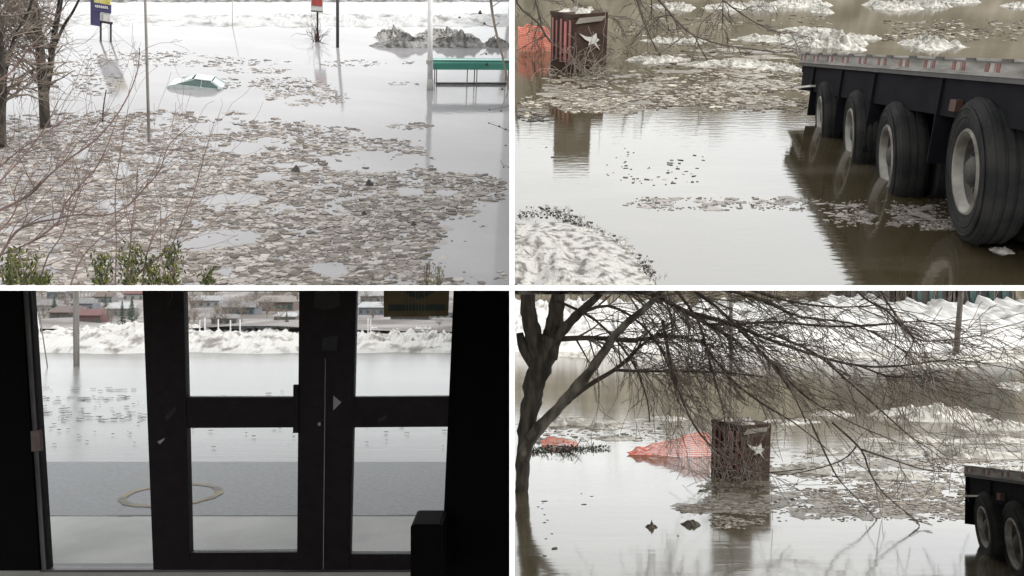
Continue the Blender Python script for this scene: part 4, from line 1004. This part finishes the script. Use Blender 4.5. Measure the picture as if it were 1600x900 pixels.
net(pl.frame(1050, 714), [(-76*u,.2,4*u),(-58*u,.2,11*u),(-40*u,.2,15*u),(-22*u,.2,21*u),(-4*u,.2,24*u),(16*u,.1,31*u),(34*u,.1,39*u),(52*u,.1,41*u),(68*u,.1,38*u)], [(-66*u,.15,-3*u),(-20*u,.1,-3*u),(20*u,0,-3*u),(70*u,0,-3*u)], 50, 12, .8*u, 'large orange plastic net sagging into the water beside the strapped pillar')
net(pl.frame(872, 698), [(-30*u,.2,8*u),(-10*u,.2,14*u),(12*u,.1,12*u),(36*u,.1,6*u)], [(-30*u,.15,-2*u),(-10*u,.1,-2*u),(12*u,0,-2*u),(38*u,0,-2*u)], 26, 6, .8*u, 'small orange net scrap behind the mossy fallen branch')
tan_sign(Vector(((1142-800)/F*18, 18, 0)), (0,0,1), 'tan sign on a tall post past the yard pillar, mirrored in the near water', 388*18/F-CZ, .92, .83, .045)
R = random.Random(131)
chips('slush', pl, field(120, [(1095,752,1212,800,1)], R, 14, 40, (806,1640)), M['slush_brown'], 'brown slush gathered at the foot of the yard pillar', .001, .004)
chips('ice_debris', pl, field(500, [(1090,750,1215,802,1)], R, 3, 8, (806,1640)), M['chip_brown'], 'brown litter gathered at the foot of the yard pillar', .0025, .12)
q = MB()
for i in range(60):
    c = pl.pt(R.uniform(1110,1190), R.uniform(748,765)); grow(q, c, (R.gauss(0,.6),R.gauss(-.3,.4),1), R.uniform(.2,.75), .006, 1, R, droop=.12, spread=.5, kids=2, minr=.0035, xlim=XR)
tag(q.build('dry_brush', M['twig_pale'], mw=None), 'pale dry brush around the foot of the yard pillar', 'brush')
# --- the tree
ZL = CZ+.5; XT = (T+.03, 60)
bt = thing('big_tree', 'large leafless tree with drooping crown rooted in the yard flood', 'tree', Matrix.Identity(4))
R = random.Random(111); q = MB(); Yt = 10.4
px_limb(q, [(813,790),(815,765),(818,720),(822,675),(830,635),(836,600),(848,560),(858,525)], Yt, Yt, 8, 20, 14, gnarl=.28)
px_limb(q, [(846,570),(832,520),(826,480),(822,430),(815,380)], Yt, Yt-.1, 15, 10, 10, gnarl=.28)
px_limb(q, [(855,560),(865,510),(872,470),(876,420),(885,370)], Yt, Yt+.2, 15, 9, 10, gnarl=.28)
px_limb(q, [(860,545),(880,515),(905,490),(940,455),(985,405)], Yt, Yt-.4, 9, 5, 8, gnarl=.28)
for pts in [[(835,570),(818,545),(812,520)]]: px_limb(q, pts, Yt, Yt, 10, 6, 8)
q.build('trunk', M['bark'], bt, smooth=True)
q = MB()
px_limb(q, [(818,715),(825,692),(848,664),(880,628),(905,600),(935,562),(960,525),(985,500),(1012,478),(1045,440)], Yt, Yt-.7, 11, 4, 9, gnarl=.28)
q.build('limb', M['bark_pale'], bt, smooth=True)
tw_main = [
  ([(880,632),(920,602),(960,578),(985,557),(1002,540),(1030,520)],Yt,Yt-.3,5,2.5),
  ([(960,578),(1000,580),(1060,580),(1140,583),(1200,590)],Yt-.2,Yt-.8,3.2,1.4),
  ([(868,530),(920,528),(990,531),(1050,525),(1110,540)],Yt,Yt-.6,6,2),
  ([(935,455),(1000,455),(1040,470),(1085,495),(1130,520),(1150,532)],Yt-.4,Yt-1.0,5,3.5),
  ([(1112,507),(1160,506),(1210,503),(1300,510),(1370,508),(1440,502),(1480,515)],Yt-.9,Yt-1.4,3.2,1.2),
  ([(1085,490),(1140,505),(1200,530),(1290,560),(1350,572),(1405,572),(1490,562),(1580,576)],Yt-.8,Yt-1.6,4,1.0),
  ([(1345,572),(1385,587),(1430,589),(1465,580),(1490,590)],Yt-1.3,Yt-1.5,2.2,1),
  ([(1200,520),(1270,550),(1330,600),(1375,640),(1420,680),(1450,700)],Yt-1.1,Yt-1.5,2.6,1),
  ([(1035,500),(1042,540),(1050,580),(1062,615),(1085,665),(1115,700),(1160,728),(1200,738),(1260,732)],Yt-.8,Yt-1.4,3.2,1),
  ([(1095,530),(1140,590),(1190,630),(1240,660),(1290,700)],Yt-.6,Yt-1.2,2.6,1),
  ([(1310,420),(1350,465),(1385,485),(1430,528),(1470,532),(1530,524)],Yt-1.2,Yt-1.6,2.6,1),
  ([(1365,430),(1385,470),(1405,500),(1428,528),(1415,555)],Yt-1.2,Yt-1.5,2.0,1),
  ([(1265,655),(1290,710),(1310,748),(1340,780),(1370,812)],Yt-1.1,Yt-1.3,1.8,.9),
  ([(1300,660),(1345,702),(1360,740),(1385,775),(1435,815)],Yt-1.2,Yt-1.5,2.2,.9),
  ([(1345,702),(1400,720),(1450,735),(1510,738)],Yt-1.3,Yt-1.6,1.8,.8),
  ([(1338,698),(1310,722),(1235,741),(1200,738)],Yt-1.3,Yt-1.2,1.4,.8),
  ([(985,410),(1060,440),(1120,480),(1180,540),(1230,600),(1260,660)],Yt-.6,Yt-1.2,4,1.2),
  ([(1000,420),(1100,445),(1180,465),(1250,495),(1330,505),(1400,540)],Yt-.6,Yt-1.3,4,1.2),
  ([(1045,440),(1090,500),(1110,570),(1130,640),(1135,690)],Yt-.7,Yt-.9,3,1),
  ([(905,490),(950,478),(1000,505),(1040,560),(1060,630)],Yt-.2,Yt-.7,3.5,1.2),
  ([(870,470),(930,500),(985,560),(1010,620),(1015,660)],Yt,Yt+.3,3,1),
  ([(1150,445),(1230,470),(1310,480),(1390,475)],Yt-.9,Yt-1.2,3,1),
  ([(1120,480),(1200,560),(1260,620),(1330,660),(1400,690)],Yt-.7,Yt-1.2,2.6,.9),
]
q = MB(); q2 = MB()
for pts, y0, y1, r0, r1 in tw_main:
    a, b = px_limb(q, pts, y0, y1, r0*.9, r1*.8, 6, .05, R)
    nsub = 34 if pts[0][0] < 1100 else 17
    for i in range(nsub):
        k_ = R.randrange(2, len(a)); td = (a[k_]-a[k_-1]).normalized()
        low = a[k_].z < 1.6
        if low and R.random() < .9: continue
        v = td*.8 + Vector((R.gauss(.35,.45), R.gauss(0,.45), R.gauss(.0 if low else -.12,.5)))
        grow(q2, a[k_], v, R.uniform(.35,1.0)*(.5 if low else 1), max(b[k_]*.42,.006), 2, R, .03 if low else .06, .55, 3, 4, wob=.16, minr=.0034, xlim=XT, zlim=ZL)
q.build('branch', M['twig'], bt, smooth=True); q2.build('twigs', M['twig_grey'], bt)
# mossy fallen branch
R = random.Random(121); y = pl.y(706); t = thing('fallen_branch', 'mossy fallen evergreen branch floating by the trunk', 'branch', Matrix.Identity(4))
q = MB(); a, b = px_limb(q, [(826,712),(850,709),(880,707),(910,711),(938,713)], y, y+.3, 1.6, .8, 5); a2, b2 = px_limb(q, [(880,707),(897,700),(909,686)], y, y+.1, 1.2, .6, 5); q.build('stem', M['bark'], t)
lf = MB()
for i in range(700):
    c = R.choice(a+a2[:3]) + Vector((R.gauss(0,.08), R.gauss(0,.1), abs(R.gauss(0,.05)))); dv = Vector((R.gauss(0,1),R.gauss(0,1),R.gauss(.3,.5))).normalized(); sv = dv.cross(Vector((.3,.2,1))).normalized()
    c.z = max(c.z, .01); lf.add([c, c+dv*.035+sv*.012, c+dv*.07, c+dv*.035-sv*.012], [(0,1,2,3)])
lf.build('foliage', M['leaf_dark'], t)
# --- tail of the same kind of trailer at the yard's edge
trailer(P(1508, 727, 8.5), (.10,1,-.172), .66, 4.2, [(1537,822,53),(1584,848,65)], 'tail end of a black flatbed trailer showing at the side of the yard', .004, rad(11))
